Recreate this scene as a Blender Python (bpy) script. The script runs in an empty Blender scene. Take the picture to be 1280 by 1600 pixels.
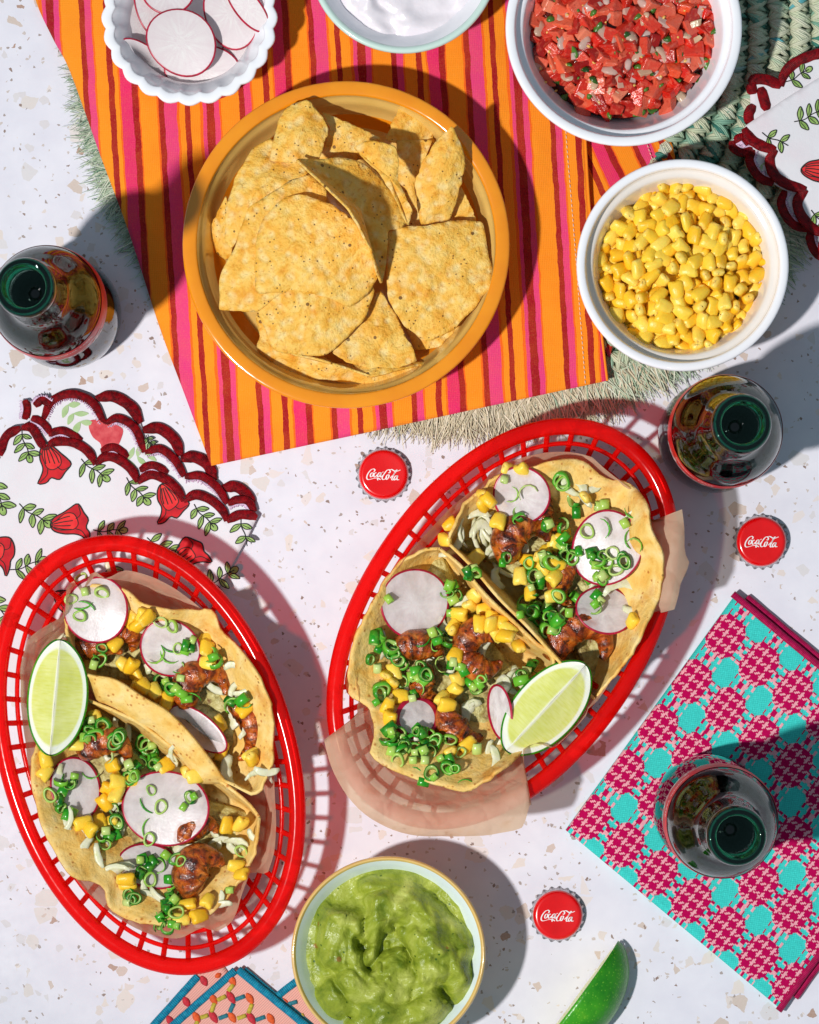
import bpy, bmesh, math, random
import numpy as np
from mathutils import Vector, Matrix, Euler

# ------------------------------------------------------------------ scale
# all measurements are in photo pixels at table level (30 px = 1 cm), S turns them into metres
S = 1.0 / 3000.0
HC = 5400.0                 # camera height above the table
NX, NY = 696.0, 882.0       # point of the photo straight below the camera
rng = random.Random(7)
nrs = np.random.RandomState(11)
scene = bpy.context.scene
COL = scene.collection

# ------------------------------------------------------------------ camera
cam_d = bpy.data.cameras.new('camera')
cam_d.sensor_width = 36.0
cam_d.lens = 36.0 * HC / 1600.0
cam_d.shift_x = (640 - NX) / 1600.0
cam_d.shift_y = -(800 - NY) / 1600.0
cam_d.clip_start = 0.05
cam_d.clip_end = 50
cam = bpy.data.objects.new('camera', cam_d)
cam.location = (0, 0, HC * S)
COL.objects.link(cam)
scene.camera = cam

# ------------------------------------------------------------------ light: one hard studio flash low left, a dim grey room round it
LX, LY, LZ = (-1300 - NX), -(1850 - NY), 4050.0
ld = bpy.data.lights.new('studio_flash', 'SPOT')
ld.energy = 106.0
ld.color = (1.0, 0.975, 0.95)
ld.shadow_soft_size = 0.034
ld.spot_size = math.radians(72)
ld.spot_blend = 1.0
lamp = bpy.data.objects.new('studio_flash', ld)
lamp.location = (LX * S, LY * S, LZ * S)
tgt = Vector(((1750 - NX) * S, -(60 - NY) * S, 0))
lamp.rotation_euler = (tgt - lamp.location).to_track_quat('-Z', 'Y').to_euler()
COL.objects.link(lamp)

world = bpy.data.worlds.new('World')
scene.world = world
world.use_nodes = True
bg = world.node_tree.nodes['Background']
bg.inputs['Color'].default_value = (0.60, 0.84, 1.0, 1)
bg.inputs['Strength'].default_value = 0.27
scene.view_settings.view_transform = 'Standard'
scene.view_settings.look = 'None'
scene.view_settings.exposure = 0.0
scene.view_settings.gamma = 1.0
scene.render.engine = 'CYCLES'
scene.cycles.use_denoising = True
scene.cycles.max_bounces = 14
scene.cycles.transmission_bounces = 12
scene.cycles.transparent_max_bounces = 16
scene.cycles.diffuse_bounces = 4
scene.cycles.glossy_bounces = 4
scene.cycles.caustics_refractive = False
scene.cycles.caustics_reflective = False
scene.cycles.sample_clamp_indirect = 6.0

# ------------------------------------------------------------------ helpers
def lin(c):
    out = []
    for v in c[:3]:
        v = v / 255.0
        out.append(v / 12.92 if v <= 0.04045 else ((v + 0.055) / 1.055) ** 2.4)
    return (out[0], out[1], out[2], 1.0)

def W(px, py, z=0.0):
    k = 1.0 - z / HC
    return ((px - NX) * k, -(py - NY) * k, z)

def WA(P):
    P = np.asarray(P, float)
    k = 1.0 - P[:, 2] / HC
    return np.stack([(P[:, 0] - NX) * k, -(P[:, 1] - NY) * k, P[:, 2]], 1)

REG = {'R1': (500, 640, 4.267), 'R2': (760, 650, 3.879), 'R3': (500, 960, 4.267), 'R4': (760, 960, 3.879),
       'L5': (0, 830, 4.707), 'L6': (220, 830, 4.129), 'L7': (0, 1150, 4.212), 'L8': (180, 1150, 3.657),
       'C': (280, 120, 2.4615), 'N': (0, 590, 3.048), 'M': (1000, 0, 4.0), 'G': (440, 1320, 3.5556),
       'D': (40, 0, 3.2), 'B': (230, 1480, 4.741)}
def Z(r, x, y):
    a, b, s = REG[r]
    return (a + x / s, b + y / s)
def ZL(r, pts):
    return [Z(r, p[0], p[1]) + tuple(p[2:]) for p in pts]

def hash2(ix, iy, seed):
    h = (ix.astype(np.int64) * 374761393 + iy.astype(np.int64) * 668265263 + seed * 974711) & 0xffffffff
    h = ((h ^ (h >> 13)) * 1274126177) & 0xffffffff
    h = h ^ (h >> 16)
    return (h & 0xffff) / 65535.0
def vn(x, y, seed=0):
    x = np.asarray(x, float); y = np.asarray(y, float)
    ix = np.floor(x); iy = np.floor(y)
    fx = x - ix; fy = y - iy
    fx = fx * fx * (3 - 2 * fx); fy = fy * fy * (3 - 2 * fy)
    a = hash2(ix, iy, seed); b = hash2(ix + 1, iy, seed); c = hash2(ix, iy + 1, seed); d = hash2(ix + 1, iy + 1, seed)
    return (a * (1 - fx) + b * fx) * (1 - fy) + (c * (1 - fx) + d * fx) * fy - 0.5
def fbm(x, y, seed=0, o=4):
    t = 0; a = 1.0
    for i in range(o):
        t = t + a * vn(x * 2 ** i, y * 2 ** i, seed + 17 * i); a *= 0.5
    return t

def catmull(pts, n, closed=False):
    P = np.asarray(pts, float)
    m = len(P)
    if closed:
        Q = np.vstack([P[-1], P, P[0], P[1]]); segs = m
    else:
        Q = np.vstack([2 * P[0] - P[1], P, 2 * P[-1] - P[-2]]); segs = m - 1
    out = []
    sub = 14
    for i in range(segs):
        p0, p1, p2, p3 = Q[i], Q[i + 1], Q[i + 2], Q[i + 3]
        for k in range(sub):
            t = k / sub
            out.append(0.5 * ((2 * p1) + (-p0 + p2) * t + (2 * p0 - 5 * p1 + 4 * p2 - p3) * t * t + (-p0 + 3 * p1 - 3 * p2 + p3) * t ** 3))
    if not closed:
        out.append(P[-1])
    else:
        out.append(out[0])
    return resample(out, n, closed)
def resample(pts, n, closed=False):
    P = np.asarray(pts, float)
    if closed and np.linalg.norm(P[0] - P[-1]) > 1e-6:
        P = np.vstack([P, P[0]])
    d = np.r_[0, np.cumsum(np.linalg.norm(np.diff(P, axis=0), axis=1))]
    t = np.linspace(0, d[-1], n + 1)[:-1] if closed else np.linspace(0, d[-1], n)
    return np.stack([np.interp(t, d, P[:, k]) for k in range(P.shape[1])], 1)

def mkmesh(name, V, F, mats=None, smooth=True, attrs=None, midx=None):
    me = bpy.data.meshes.new(name)
    V = np.asarray(V, float)
    me.from_pydata((V * S).tolist(), [], [tuple(int(i) for i in f) for f in F])
    if mats is not None:
        for m in (mats if isinstance(mats, (list, tuple)) else [mats]):
            me.materials.append(m)
    if midx is not None:
        me.polygons.foreach_set('material_index', np.asarray(midx, np.int32))
    if smooth:
        me.polygons.foreach_set('use_smooth', np.ones(len(me.polygons), bool))
    if attrs:
        for k, (dom, typ, arr) in attrs.items():
            a = me.attributes.new(k, typ, dom)
            if typ == 'FLOAT':
                a.data.foreach_set('value', np.asarray(arr, np.float32).ravel())
            else:
                a.data.foreach_set('color', np.asarray(arr, np.float32).ravel())
    me.update()
    return me

def props(o, label=None, cat=None, group=None, kind=None):
    if label: o['label'] = label
    if cat: o['category'] = cat
    if group: o['group'] = group
    if kind: o['kind'] = kind
    return o

def obj(name, V, F, mats, parent=None, origin=None, label=None, cat=None, group=None, kind=None, smooth=True, attrs=None, midx=None):
    """V in table pixels; one mesh object, its origin at its base (or its parent's origin)"""
    V = np.asarray(V, float)
    if parent is not None:
        org = np.array(parent['_org'])
    elif origin is not None:
        org = np.array(origin, float)
    else:
        org = np.array([V[:, 0].mean(), V[:, 1].mean(), V[:, 2].min()])
    me = mkmesh(name, V - org, F, mats, smooth, attrs, midx)
    o = bpy.data.objects.new(name, me)
    COL.objects.link(o)
    if parent is not None:
        o.parent = parent
    else:
        o.location = org * S
    ORG[o.name] = org
    o['_org'] = [float(v) for v in org]
    return props(o, label, cat, group, kind)
ORG = {}
def thing(name, x, y, z, label, cat, group=None):
    o = bpy.data.objects.new(name, None)
    o.empty_display_size = 0.01
    o.location = (x * S, y * S, z * S)
    o['_org'] = [float(x), float(y), float(z)]
    COL.objects.link(o)
    return props(o, label, cat, group)
def inst(name, me, loc, rot, scale, label=None, cat=None, group=None, parent=None, kind=None):
    o = bpy.data.objects.new(name, me)
    COL.objects.link(o)
    loc = np.asarray(loc, float)
    if parent is not None:
        o.parent = parent
        loc = loc - np.array(parent['_org'])
    o.location = loc * S
    o.rotation_euler = rot
    o.scale = scale if isinstance(scale, (tuple, list)) else (scale,) * 3
    return props(o, label, cat, group, kind)

def join(parts):
    V = []; F = []; n = 0; idx = []
    for k, (v, f) in enumerate(parts):
        v = np.asarray(v, float)
        V.append(v); F += [tuple(i + n for i in q) for q in f]; idx += [k] * len(f); n += len(v)
    return np.vstack(V), F, idx

def gridF(nu, nv, cu=False, cv=False):
    F = []
    for i in range(nu - (0 if cu else 1)):
        for j in range(nv - (0 if cv else 1)):
            a = i * nv + j; b = ((i + 1) % nu) * nv + j
            c = ((i + 1) % nu) * nv + (j + 1) % nv; d = i * nv + (j + 1) % nv
            F.append((a, b, c, d))
    return F

def lathe(prof, n=72, cx=0, cy=0, z0=0, rf=None, caps=False):
    """profile [(r,z)] outside-bottom first; rf(theta,i) scales the radius"""
    V = []
    th = np.linspace(0, 2 * np.pi, n, endpoint=False)
    for i, (r, z) in enumerate(prof):
        rr = r * (rf(th, i) if rf else 1.0)
        V.append(np.stack([cx + rr * np.cos(th), cy + rr * np.sin(th), np.full(n, z0 + z)], 1))
    V = np.vstack(V)
    F = []
    for i in range(len(prof) - 1):
        for j in range(n):
            k = (j + 1) % n
            F.append((i * n + j, i * n + k, (i + 1) * n + k, (i + 1) * n + j))
    if caps:
        for i, top in ((0, False), (len(prof) - 1, True)):
            c = len(V); V = np.vstack([V, [[cx, cy, z0 + prof[i][1]]]])
            for j in range(n):
                k = (j + 1) % n
                F.append((i * n + j, i * n + k, c) if top else (i * n + k, i * n + j, c))
    return V, F
def smoothprof(p, n=40):
    return [tuple(q) for q in catmull(p, n)]

def normals(V, F):
    N = np.zeros_like(V)
    for k in (3, 4):
        f = np.array([q for q in F if len(q) == k], int)
        if not len(f): continue
        p = V[f]
        nn = np.cross(p[:, 1] - p[:, 0], p[:, 2] - p[:, 0])
        if k == 4: nn = nn + np.cross(p[:, 2] - p[:, 0], p[:, 3] - p[:, 0])
        for i in range(k): np.add.at(N, f[:, i], nn)
    return N / np.maximum(np.linalg.norm(N, axis=1, keepdims=True), 1e-9)
def shell(V, F, t):
    """thickness t on an open sheet (half each side)"""
    V = np.asarray(V, float)
    N = normals(V, F)
    n = len(V)
    V2 = np.vstack([V + N * t * .5, V - N * t * .5])
    F2 = list(F) + [tuple(n + i for i in reversed(f)) for f in F]
    cnt = {}
    for f in F:
        for a, b in zip(f, f[1:] + f[:1]):
            cnt[(a, b)] = 1
    for (a, b) in list(cnt):
        if (b, a) not in cnt:
            F2.append((b, a, a + n, b + n))
    return V2, F2

def sweep(P, hw, hh, nseg=8, closed=False, flatten=0.0, cap=True):
    """elliptic tube along world path P (m,3); hw sideways, hh upwards; returns V,F,t"""
    P = np.asarray(P, float); m = len(P)
    T = np.gradient(P, axis=0)
    if closed:
        T = np.roll(P, -1, 0) - np.roll(P, 1, 0)
    T /= np.maximum(np.linalg.norm(T, axis=1, keepdims=True), 1e-9)
    up = np.array([0, 0, 1.0])
    Sd = np.cross(T, up); ln = np.linalg.norm(Sd, axis=1, keepdims=True)
    Sd = np.where(ln > 1e-3, Sd / np.maximum(ln, 1e-9), np.array([[1.0, 0, 0]]))
    U = np.cross(Sd, T)
    hw = np.broadcast_to(np.asarray(hw, float), (m,)); hh = np.broadcast_to(np.asarray(hh, float), (m,))
    d = np.r_[0, np.cumsum(np.linalg.norm(np.diff(P, axis=0), axis=1))]
    V = []; t = []
    a = np.linspace(0, 2 * np.pi, nseg, endpoint=False)
    for i in range(m):
        V.append(P[i] + np.outer(np.cos(a) * hw[i], Sd[i]) + np.outer(np.sin(a) * hh[i], U[i]))
        t += [d[i]] * nseg
    V = np.vstack(V)
    F = gridF(m, nseg, cu=closed, cv=True)
    if cap and not closed:
        F.append(tuple(range(nseg - 1, -1, -1))[::-1]); F.append(tuple((m - 1) * nseg + i for i in range(nseg))[::-1])
    return V, F, t

def patch(outline, n=64, rings=10, zf=None, center=None, inner=0.0):
    """star-shaped sheet from a pixel outline [(px,py,z)]; zf(px,py,s) adds height; returns pixel verts"""
    O = resample(np.asarray(outline, float), n, True)
    c = O.mean(0) if center is None else np.asarray(center, float)
    V = [c[None]]
    ss = [0.0]
    for k in range(1, rings + 1):
        s = k / rings
        V.append(c + (O - c) * s); ss += [s] * n
    V = np.vstack(V); sa = np.array([0.0] + ss[1:])
    F = [(0, 1 + j, 1 + (j + 1) % n) for j in range(n)]
    for k in range(rings - 1):
        a = 1 + k * n; b = a + n
        for j in range(n):
            q = (j + 1) % n
            F.append((a + j, b + j, b + q, a + q))
    if zf is not None:
        V[:, 2] += zf(V[:, 0], V[:, 1], sa)
    return V, [f[::-1] for f in F], sa

def area2(poly):
    p = np.asarray(poly, float)
    return 0.5 * np.sum(p[:, 0] * np.roll(p[:, 1], -1) - p[:, 1] * np.roll(p[:, 0], -1))
def inside(px, py, poly):
    poly = np.asarray(poly, float)[:, :2]
    px = np.atleast_1d(px).astype(float); py = np.atleast_1d(py).astype(float)
    r = np.zeros(px.shape, bool)
    j = len(poly) - 1
    for i in range(len(poly)):
        xi, yi = poly[i]; xj, yj = poly[j]
        c = ((yi > py) != (yj > py))
        with np.errstate(divide='ignore', invalid='ignore'):
            x = (xj - xi) * (py - yi) / (yj - yi) + xi
        r ^= c & (px < x)
        j = i
    return r

def inside1(x, y, poly):
    r = False; xj, yj = poly[-1][0], poly[-1][1]
    for q in poly:
        xi, yi = q[0], q[1]
        if (yi > y) != (yj > y) and x < (xj - xi) * (y - yi) / (yj - yi) + xi: r = not r
        xj, yj = xi, yi
    return r
# ------------------------------------------------------------------ node helpers
class NT:
    def __init__(s, name):
        s.m = bpy.data.materials.new(name); s.m.use_nodes = True
        s.t = s.m.node_tree; s.n = s.t.nodes; s.l = s.t.links
        s.b = s.n['Principled BSDF']; s.out = s.n['Material Output']
        s._v = None
    def new(s, typ, **kw):
        x = s.n.new(typ)
        for k, v in kw.items(): setattr(x, k, v)
        return x
    def set(s, inp, v):
        if hasattr(v, 'is_linked') or hasattr(v, 'links'): s.l.new(v, inp)
        else: inp.default_value = v
    def vec(s, rand=True):
        if s._v is None:
            tc = s.new('ShaderNodeTexCoord'); mp = s.new('ShaderNodeVectorMath', operation='SCALE')
            s.l.new(tc.outputs['Object'], mp.inputs[0]); mp.inputs['Scale'].default_value = 3000.0
            if rand:
                oi = s.new('ShaderNodeObjectInfo'); ml = s.math('MULTIPLY', oi.outputs['Random'], 977.0)
                ad = s.new('ShaderNodeVectorMath', operation='ADD')
                s.l.new(mp.outputs[0], ad.inputs[0]); s.l.new(ml, ad.inputs[1]); s._v = ad.outputs[0]
            else: s._v = mp.outputs[0]
        return s._v
    def rand(s):
        return s.new('ShaderNodeObjectInfo').outputs['Random']
    def math(s, op, a, b=0.0, clamp=False):
        x = s.new('ShaderNodeMath', operation=op); x.use_clamp = clamp
        s.set(x.inputs[0], a); s.set(x.inputs[1], b); return x.outputs[0]
    def noise(s, size, detail=3.0, rough=0.55, vec=None, dist=0.0, col=False):
        x = s.new('ShaderNodeTexNoise'); x.inputs['Scale'].default_value = 1.0 / size
        x.inputs['Detail'].default_value = detail; x.inputs['Roughness'].default_value = rough; x.inputs['Distortion'].default_value = dist
        s.l.new(vec if vec is not None else s.vec(), x.inputs['Vector'])
        return x.outputs['Color' if col else 'Fac']
    def voro(s, size, feature='F1', out='Distance', vec=None, rnd=1.0):
        x = s.new('ShaderNodeTexVoronoi', feature=feature); x.inputs['Scale'].default_value = 1.0 / size
        x.inputs['Randomness'].default_value = rnd
        s.l.new(vec if vec is not None else s.vec(), x.inputs['Vector']); return x.outputs[out]
    def ramp(s, fac, stops, interp='LINEAR'):
        x = s.new('ShaderNodeValToRGB'); cr = x.color_ramp; cr.interpolation = interp
        while len(cr.elements) < len(stops): cr.elements.new(0.5)
        for e, (p, c) in zip(cr.elements, stops):
            e.position = p; e.color = c if isinstance(c, tuple) else (c, c, c, 1)
        s.l.new(fac, x.inputs[0]); return x.outputs[0]
    def mix(s, fac, a, b, blend='MIX'):
        x = s.new('ShaderNodeMix', data_type='RGBA', blend_type=blend)
        s.set(x.inputs['Factor'], fac); s.set(x.inputs[6], a); s.set(x.inputs[7], b); return x.outputs[2]
    def attr(s, name, out='Fac'):
        x = s.new('ShaderNodeAttribute'); x.attribute_name = name; return x.outputs[out]
    def bump(s, h, dist=1.0, strength=1.0, normal=None):
        x = s.new('ShaderNodeBump'); x.inputs['Distance'].default_value = dist * S; x.inputs['Strength'].default_value = strength
        s.l.new(h, x.inputs['Height'])
        if normal is not None: s.l.new(normal, x.inputs['Normal'])
        return x.outputs[0]
    def fin(s, col=None, rough=None, normal=None, **kw):
        if col is not None: s.set(s.b.inputs['Base Color'], col)
        if rough is not None: s.set(s.b.inputs['Roughness'], rough)
        if normal is not None: s.l.new(normal, s.b.inputs['Normal'])
        names = {'spec': 'Specular IOR Level', 'coat': 'Coat Weight', 'coatr': 'Coat Roughness', 'sheen': 'Sheen Weight', 'metal': 'Metallic',
                 'trans': 'Transmission Weight', 'ior': 'IOR', 'sss': 'Subsurface Weight', 'alpha': 'Alpha'}
        for k, v in kw.items(): s.set(s.b.inputs[names[k]], v)
        return s.m
    def sss(s, w, radius_px, scale=1.0):
        s.b.inputs['Subsurface Weight'].default_value = w
        s.b.inputs['Subsurface Radius'].default_value = tuple(r * S for r in radius_px)
        s.b.inputs['Subsurface Scale'].default_value = scale
    def translucent(s, fac, col, transp=0.0, tcol=(1, 1, 1, 1)):
        """blend principled with light passing through"""
        tr = s.new('ShaderNodeBsdfTranslucent'); s.set(tr.inputs['Color'], col)
        mx = s.new('ShaderNodeMixShader'); mx.inputs[0].default_value = fac
        s.l.new(s.b.outputs[0], mx.inputs[1]); s.l.new(tr.outputs[0], mx.inputs[2])
        last = mx.outputs[0]
        if not isinstance(transp, float) or transp > 0:
            tp = s.new('ShaderNodeBsdfTransparent'); tp.inputs['Color'].default_value = tcol
            m2 = s.new('ShaderNodeMixShader'); s.set(m2.inputs[0], transp)
            s.l.new(last, m2.inputs[1]); s.l.new(tp.outputs[0], m2.inputs[2]); last = m2.outputs[0]
        s.l.new(last, s.out.inputs['Surface'])

def simple(name, col, rough=0.5, var=None, vsize=8, bsize=None, bdist=0.5, **kw):
    n = NT(name); c = lin(col)
    if var is not None:
        f = n.ramp(n.noise(vsize, 4), [(0.35, 0.0), (0.65, 1.0)])
        c = n.mix(f, c, lin(var))
    nm = n.bump(n.noise(bsize, 3), bdist) if bsize else None
    return n.fin(c, rough, nm, **kw)

# ------------------------------------------------------------------ materials
MT = {}
def mats():
    # terrazzo: chips set flush in a pale binder
    n = NT('terrazzo'); v = n.vec(False)
    warp = n.new('ShaderNodeVectorMath', operation='ADD')
    wn = n.new('ShaderNodeVectorMath', operation='SCALE'); n.l.new(n.noise(9, 2, vec=v, col=True), wn.inputs[0]); wn.inputs['Scale'].default_value = 5.0
    n.l.new(v, warp.inputs[0]); n.l.new(wn.outputs[0], warp.inputs[1]); wv = warp.outputs[0]
    base = n.mix(n.ramp(n.noise(60, 4, vec=v), [(0.3, 0.0), (0.7, 1.0)]), lin((232, 230, 238)), lin((222, 220, 230)))
    col = base
    for size, keep, edge, stops, seed in ((24, 0.13, 0.10, [(0.0, lin((226, 216, 214))), (0.25, lin((218, 210, 206))), (0.45, lin((226, 214, 206))), (0.62, lin((204, 186, 174))), (0.74, lin((216, 213, 216))), (0.95, lin((176, 140, 120)))], 0),
                                          (12, 0.07, 0.12, [(0.0, lin((222, 210, 204))), (0.4, lin((204, 184, 172))), (0.6, lin((214, 210, 214))), (0.9, lin((168, 130, 110)))], 313),
                                          (5, 0.05, 0.15, [(0.0, lin((196, 184, 178))), (0.6, lin((150, 135, 130))), (0.85, lin((120, 90, 76)))], 77)):
        of = n.new('ShaderNodeVectorMath', operation='ADD'); n.l.new(wv, of.inputs[0]); of.inputs[1].default_value = (seed, seed * 2, 0)
        cell = n.voro(size, 'F1', 'Color', of.outputs[0]); ed = n.voro(size, 'DISTANCE_TO_EDGE', 'Distance', of.outputs[0])
        sp = n.new('ShaderNodeSeparateColor'); n.l.new(cell, sp.inputs[0])
        m = n.math('MULTIPLY', n.math('LESS_THAN', sp.outputs[0], keep), n.math('GREATER_THAN', ed, n.math('MULTIPLY', sp.outputs[2], edge * 2)))
        cc = n.ramp(sp.outputs[1], stops, 'CONSTANT')
        cc = n.mix(n.math('MULTIPLY', n.noise(3, 2, vec=v), 0.35), cc, lin((235, 225, 220)))
        col = n.mix(m, col, cc)
    MT['terrazzo'] = n.fin(col, n.ramp(n.noise(14, 5, vec=v), [(0.3, 0.28), (0.75, 0.5)]), n.bump(n.noise(2.5, 2, vec=v), 0.12, 0.5), spec=0.22)

    # striped cloth; the weave coordinate is stored on the mesh
    n = NT('striped_cotton'); u = n.attr('stripe'); vv = n.attr('along')
    cv = n.new('ShaderNodeCombineXYZ'); n.l.new(n.math('MULTIPLY', n.math('FLOOR', n.math('DIVIDE', u, 9.0)), 3.7), cv.inputs[0]); n.l.new(n.math('MULTIPLY', vv, 0.022), cv.inputs[1])
    wob = n.new('ShaderNodeTexNoise'); wob.inputs['Scale'].default_value = 1.0; wob.inputs['Detail'].default_value = 2
    n.l.new(cv.outputs[0], wob.inputs['Vector'])
    u1 = n.math('ADD', u, n.math('MULTIPLY', n.math('SUBTRACT', n.noise(34, 2, vec=n.vec(False)), 0.5), 5.5))
    u1 = n.math('ADD', u1, n.math('MULTIPLY', n.math('SUBTRACT', n.noise(3.5, 2, vec=n.vec(False)), 0.5), 1.6))
    fr = n.math('FRACT', n.math('DIVIDE', u1, 241.5))
    OR = lin((250, 148, 28)); DO = lin((243, 104, 22)); PK = lin((228, 62, 124)); DR = lin((158, 8, 26)); HP = lin((226, 40, 104))
    seq = [(0, PK), (5, DR), (17, PK), (26, DO), (29, OR), (57, DR), (66, PK), (76, DO), (79, OR), (96, DR), (105, OR), (112, DO), (115, HP), (133, DR), (142, DO), (144, OR), (169, DO), (172, DR), (181, PK), (200, DO), (204, OR), (213, DR), (221, OR), (236, DO)]
    c = n.ramp(fr, [(p / 241.5, q) for p, q in seq], 'CONSTANT')
    c = n.mix(n.ramp(n.noise(40, 3, vec=n.vec(False)), [(0.35, 0.0), (0.7, 0.35)]), c, n.mix(0.5, c, lin((236, 110, 20))))
    thr = n.math('ADD', n.math('SINE', n.math('MULTIPLY', u, 2.2)), n.math('SINE', n.math('MULTIPLY', vv, 2.2)))
    c = n.mix(n.ramp(n.noise(1.6, 2, vec=n.vec(False)), [(0.5, 0.0), (0.75, 0.25)]), c, n.mix(0.5, c, lin((255, 190, 110))))
    b = n.bump(thr, 0.14, 0.6); b = n.bump(n.noise(28, 3, vec=n.vec(False)), 1.6, 0.8, b)
    MT['stripes'] = n.fin(c, 0.85, b, spec=0.2, sheen=0.15)

    MT['thread_white'] = simple('white_thread', (240, 215, 190), 0.8)
    n = NT('raffia'); ri = n.new('ShaderNodeNewGeometry').outputs['Random Per Island']
    vt = n.attr('tone')
    c = n.ramp(n.math('ADD', n.math('MULTIPLY', ri, 0.55), n.math('MULTIPLY', vt, 0.45)), [(0.0, lin((24, 96, 88))), (0.2, lin((70, 146, 130))), (0.34, lin((160, 204, 176))), (0.5, lin((218, 226, 190))), (0.8, lin((234, 232, 204))), (0.93, lin((96, 190, 200)))])
    st = n.math('SINE', n.math('MULTIPLY', n.attr('across'), 9.0))
    c = n.mix(n.math('MULTIPLY', n.noise(5, 4), 0.5), c, n.mix(0.6, c, lin((70, 110, 90))))
    MT['raffia'] = n.fin(c, 0.55, n.bump(st, 0.5, 0.8), spec=0.4)
    n = NT('raffia_base'); MT['raffia_base'] = n.fin(n.ramp(n.noise(14, 3), [(0.3, lin((40, 84, 70))), (0.7, lin((120, 150, 120)))]), 0.8, n.bump(n.noise(6, 2), 2.0))
    n = NT('fringe'); ri = n.new('ShaderNodeNewGeometry').outputs['Random Per Island']; g = n.attr('tone')
    ca = n.ramp(ri, [(0.0, lin((214, 202, 170))), (0.4, lin((186, 176, 146))), (0.7, lin((232, 222, 196))), (1.0, lin((120, 116, 92)))])
    cb = n.ramp(ri, [(0.0, lin((206, 216, 190))), (0.35, lin((150, 178, 146))), (0.7, lin((224, 226, 206))), (1.0, lin((66, 116, 90)))])
    MT['fringe'] = n.fin(n.mix(g, ca, cb), 0.7, None, spec=0.3)

    # ceramics
    def ceramic(name, col, var=None):
        n = NT(name); c = lin(col)
        if var: c = n.mix(n.ramp(n.noise(50, 4), [(0.35, 0.0), (0.7, 1.0)]), c, lin(var))
        nm = n.bump(n.noise(45, 2), 0.7, 0.5)
        return n.fin(c, n.ramp(n.noise(25, 3), [(0.3, 0.10), (0.7, 0.2)]), nm, spec=0.5, coat=0.6, coatr=0.05)
    MT['orange_glaze'] = ceramic('orange_glaze', (238, 148, 26), (230, 136, 18))
    MT['cream_glaze'] = ceramic('cream_glaze', (226, 186, 104), (218, 176, 92))
    MT['white_glaze'] = ceramic('white_glaze', (246, 245, 248), (240, 240, 246))
    MT['ivory_glaze'] = ceramic('ivory_glaze', (238, 230, 222), (232, 224, 216))
    MT['red_glaze'] = ceramic('red_glaze', (190, 26, 36))
    MT['mint_glaze'] = ceramic('mint_glaze', (204, 226, 216))
    MT['green_line'] = ceramic('green_line', (150, 196, 120))
    MT['blue_glaze'] = ceramic('pale_blue_glaze', (226, 238, 240))
    MT['tan_rim'] = ceramic('tan_rim', (232, 194, 120), (222, 180, 104))

    # tortilla chips
    n = NT('tortilla_chip')
    c = n.ramp(n.noise(26, 5, dist=0.6), [(0.28, lin((236, 160, 40))), (0.42, lin((249, 190, 70))), (0.58, lin((254, 210, 102))), (0.75, lin((255, 228, 144)))])
    c = n.mix(n.ramp(n.voro(15, 'SMOOTH_F1'), [(0.1, 0.75), (0.42, 0.0)]), c, lin((255, 232, 160)))
    g = n.ramp(n.noise(5.0, 4), [(0.54, 0.0), (0.72, 0.65)])
    c = n.mix(g, c, lin((222, 144, 36)))
    sp = n.math('MULTIPLY', n.math('LESS_THAN', n.voro(9), 0.15), n.math('GREATER_THAN', n.noise(38, 2), 0.5))
    c = n.mix(n.math('MULTIPLY', sp, 0.85), c, lin((78, 44, 16)))
    sp2 = n.math('MULTIPLY', n.math('LESS_THAN', n.voro(34), 0.085), 0.8)
    c = n.mix(sp2, c, lin((56, 32, 14)))
    b = n.bump(n.noise(5, 4), 3.0, 0.9); b = n.bump(n.voro(15, 'SMOOTH_F1'), 5.0, 0.8, b); b = n.bump(n.noise(1.6, 2), 0.7, 0.8, b)
    n.fin(c, 0.5, b, spec=0.35); n.translucent(0.18, lin((250, 160, 30))); MT['chip'] = n.m

    n = NT('corn_tortilla')
    c = n.ramp(n.noise(34, 5, dist=0.5), [(0.25, lin((238, 178, 76))), (0.42, lin((250, 206, 112))), (0.6, lin((255, 222, 142))), (0.8, lin((255, 236, 180)))])
    toast = n.ramp(n.noise(48, 6, 0.62), [(0.52, 0.0), (0.70, 0.75)])
    c = n.mix(toast, c, lin((228, 148, 40)))
    blis = n.math('MULTIPLY', n.math('GREATER_THAN', n.noise(30, 2), 0.52), n.ramp(n.voro(10), [(0.12, 0.8), (0.3, 0.0)]))
    c = n.mix(blis, c, lin((190, 104, 30)))
    c = n.mix(n.ramp(n.noise(3.2, 3), [(0.6, 0.0), (0.8, 0.5)]), c, lin((200, 134, 58)))
    c = n.mix(n.math('MULTIPLY', n.math('LESS_THAN', n.voro(46), 0.05), 0.7), c, lin((110, 60, 20)))
    b = n.bump(n.noise(11, 4), 3.4, 0.9); b = n.bump(n.noise(2.2, 2), 0.6, 0.7, b)
    n.fin(c, 0.6, b, spec=0.3); n.translucent(0.16, lin((236, 160, 60))); MT['tortilla'] = n.m

    n = NT('corn_kernel'); tc = n.new('ShaderNodeTexCoord'); sx = n.new('ShaderNodeSeparateXYZ'); n.l.new(tc.outputs['Generated'], sx.inputs[0])
    c = n.ramp(n.rand(), [(0.0, lin((248, 190, 34))), (0.5, lin((252, 206, 60))), (1.0, lin((254, 220, 96)))])
    c = n.mix(n.ramp(sx.outputs[0], [(0.02, 0.5), (0.16, 0.0)]), c, lin((250, 222, 130)))
    c = n.mix(n.ramp(n.noise(8, 2), [(0.5, 0.0), (0.8, 0.35)]), c, lin((240, 170, 16)))
    n.fin(c, 0.36, n.bump(n.noise(6, 3), 1.4, 0.7), spec=0.4); n.sss(0.3, (9, 6, 1.5)); MT['kernel'] = n.m

    n = NT('radish_flesh')
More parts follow.
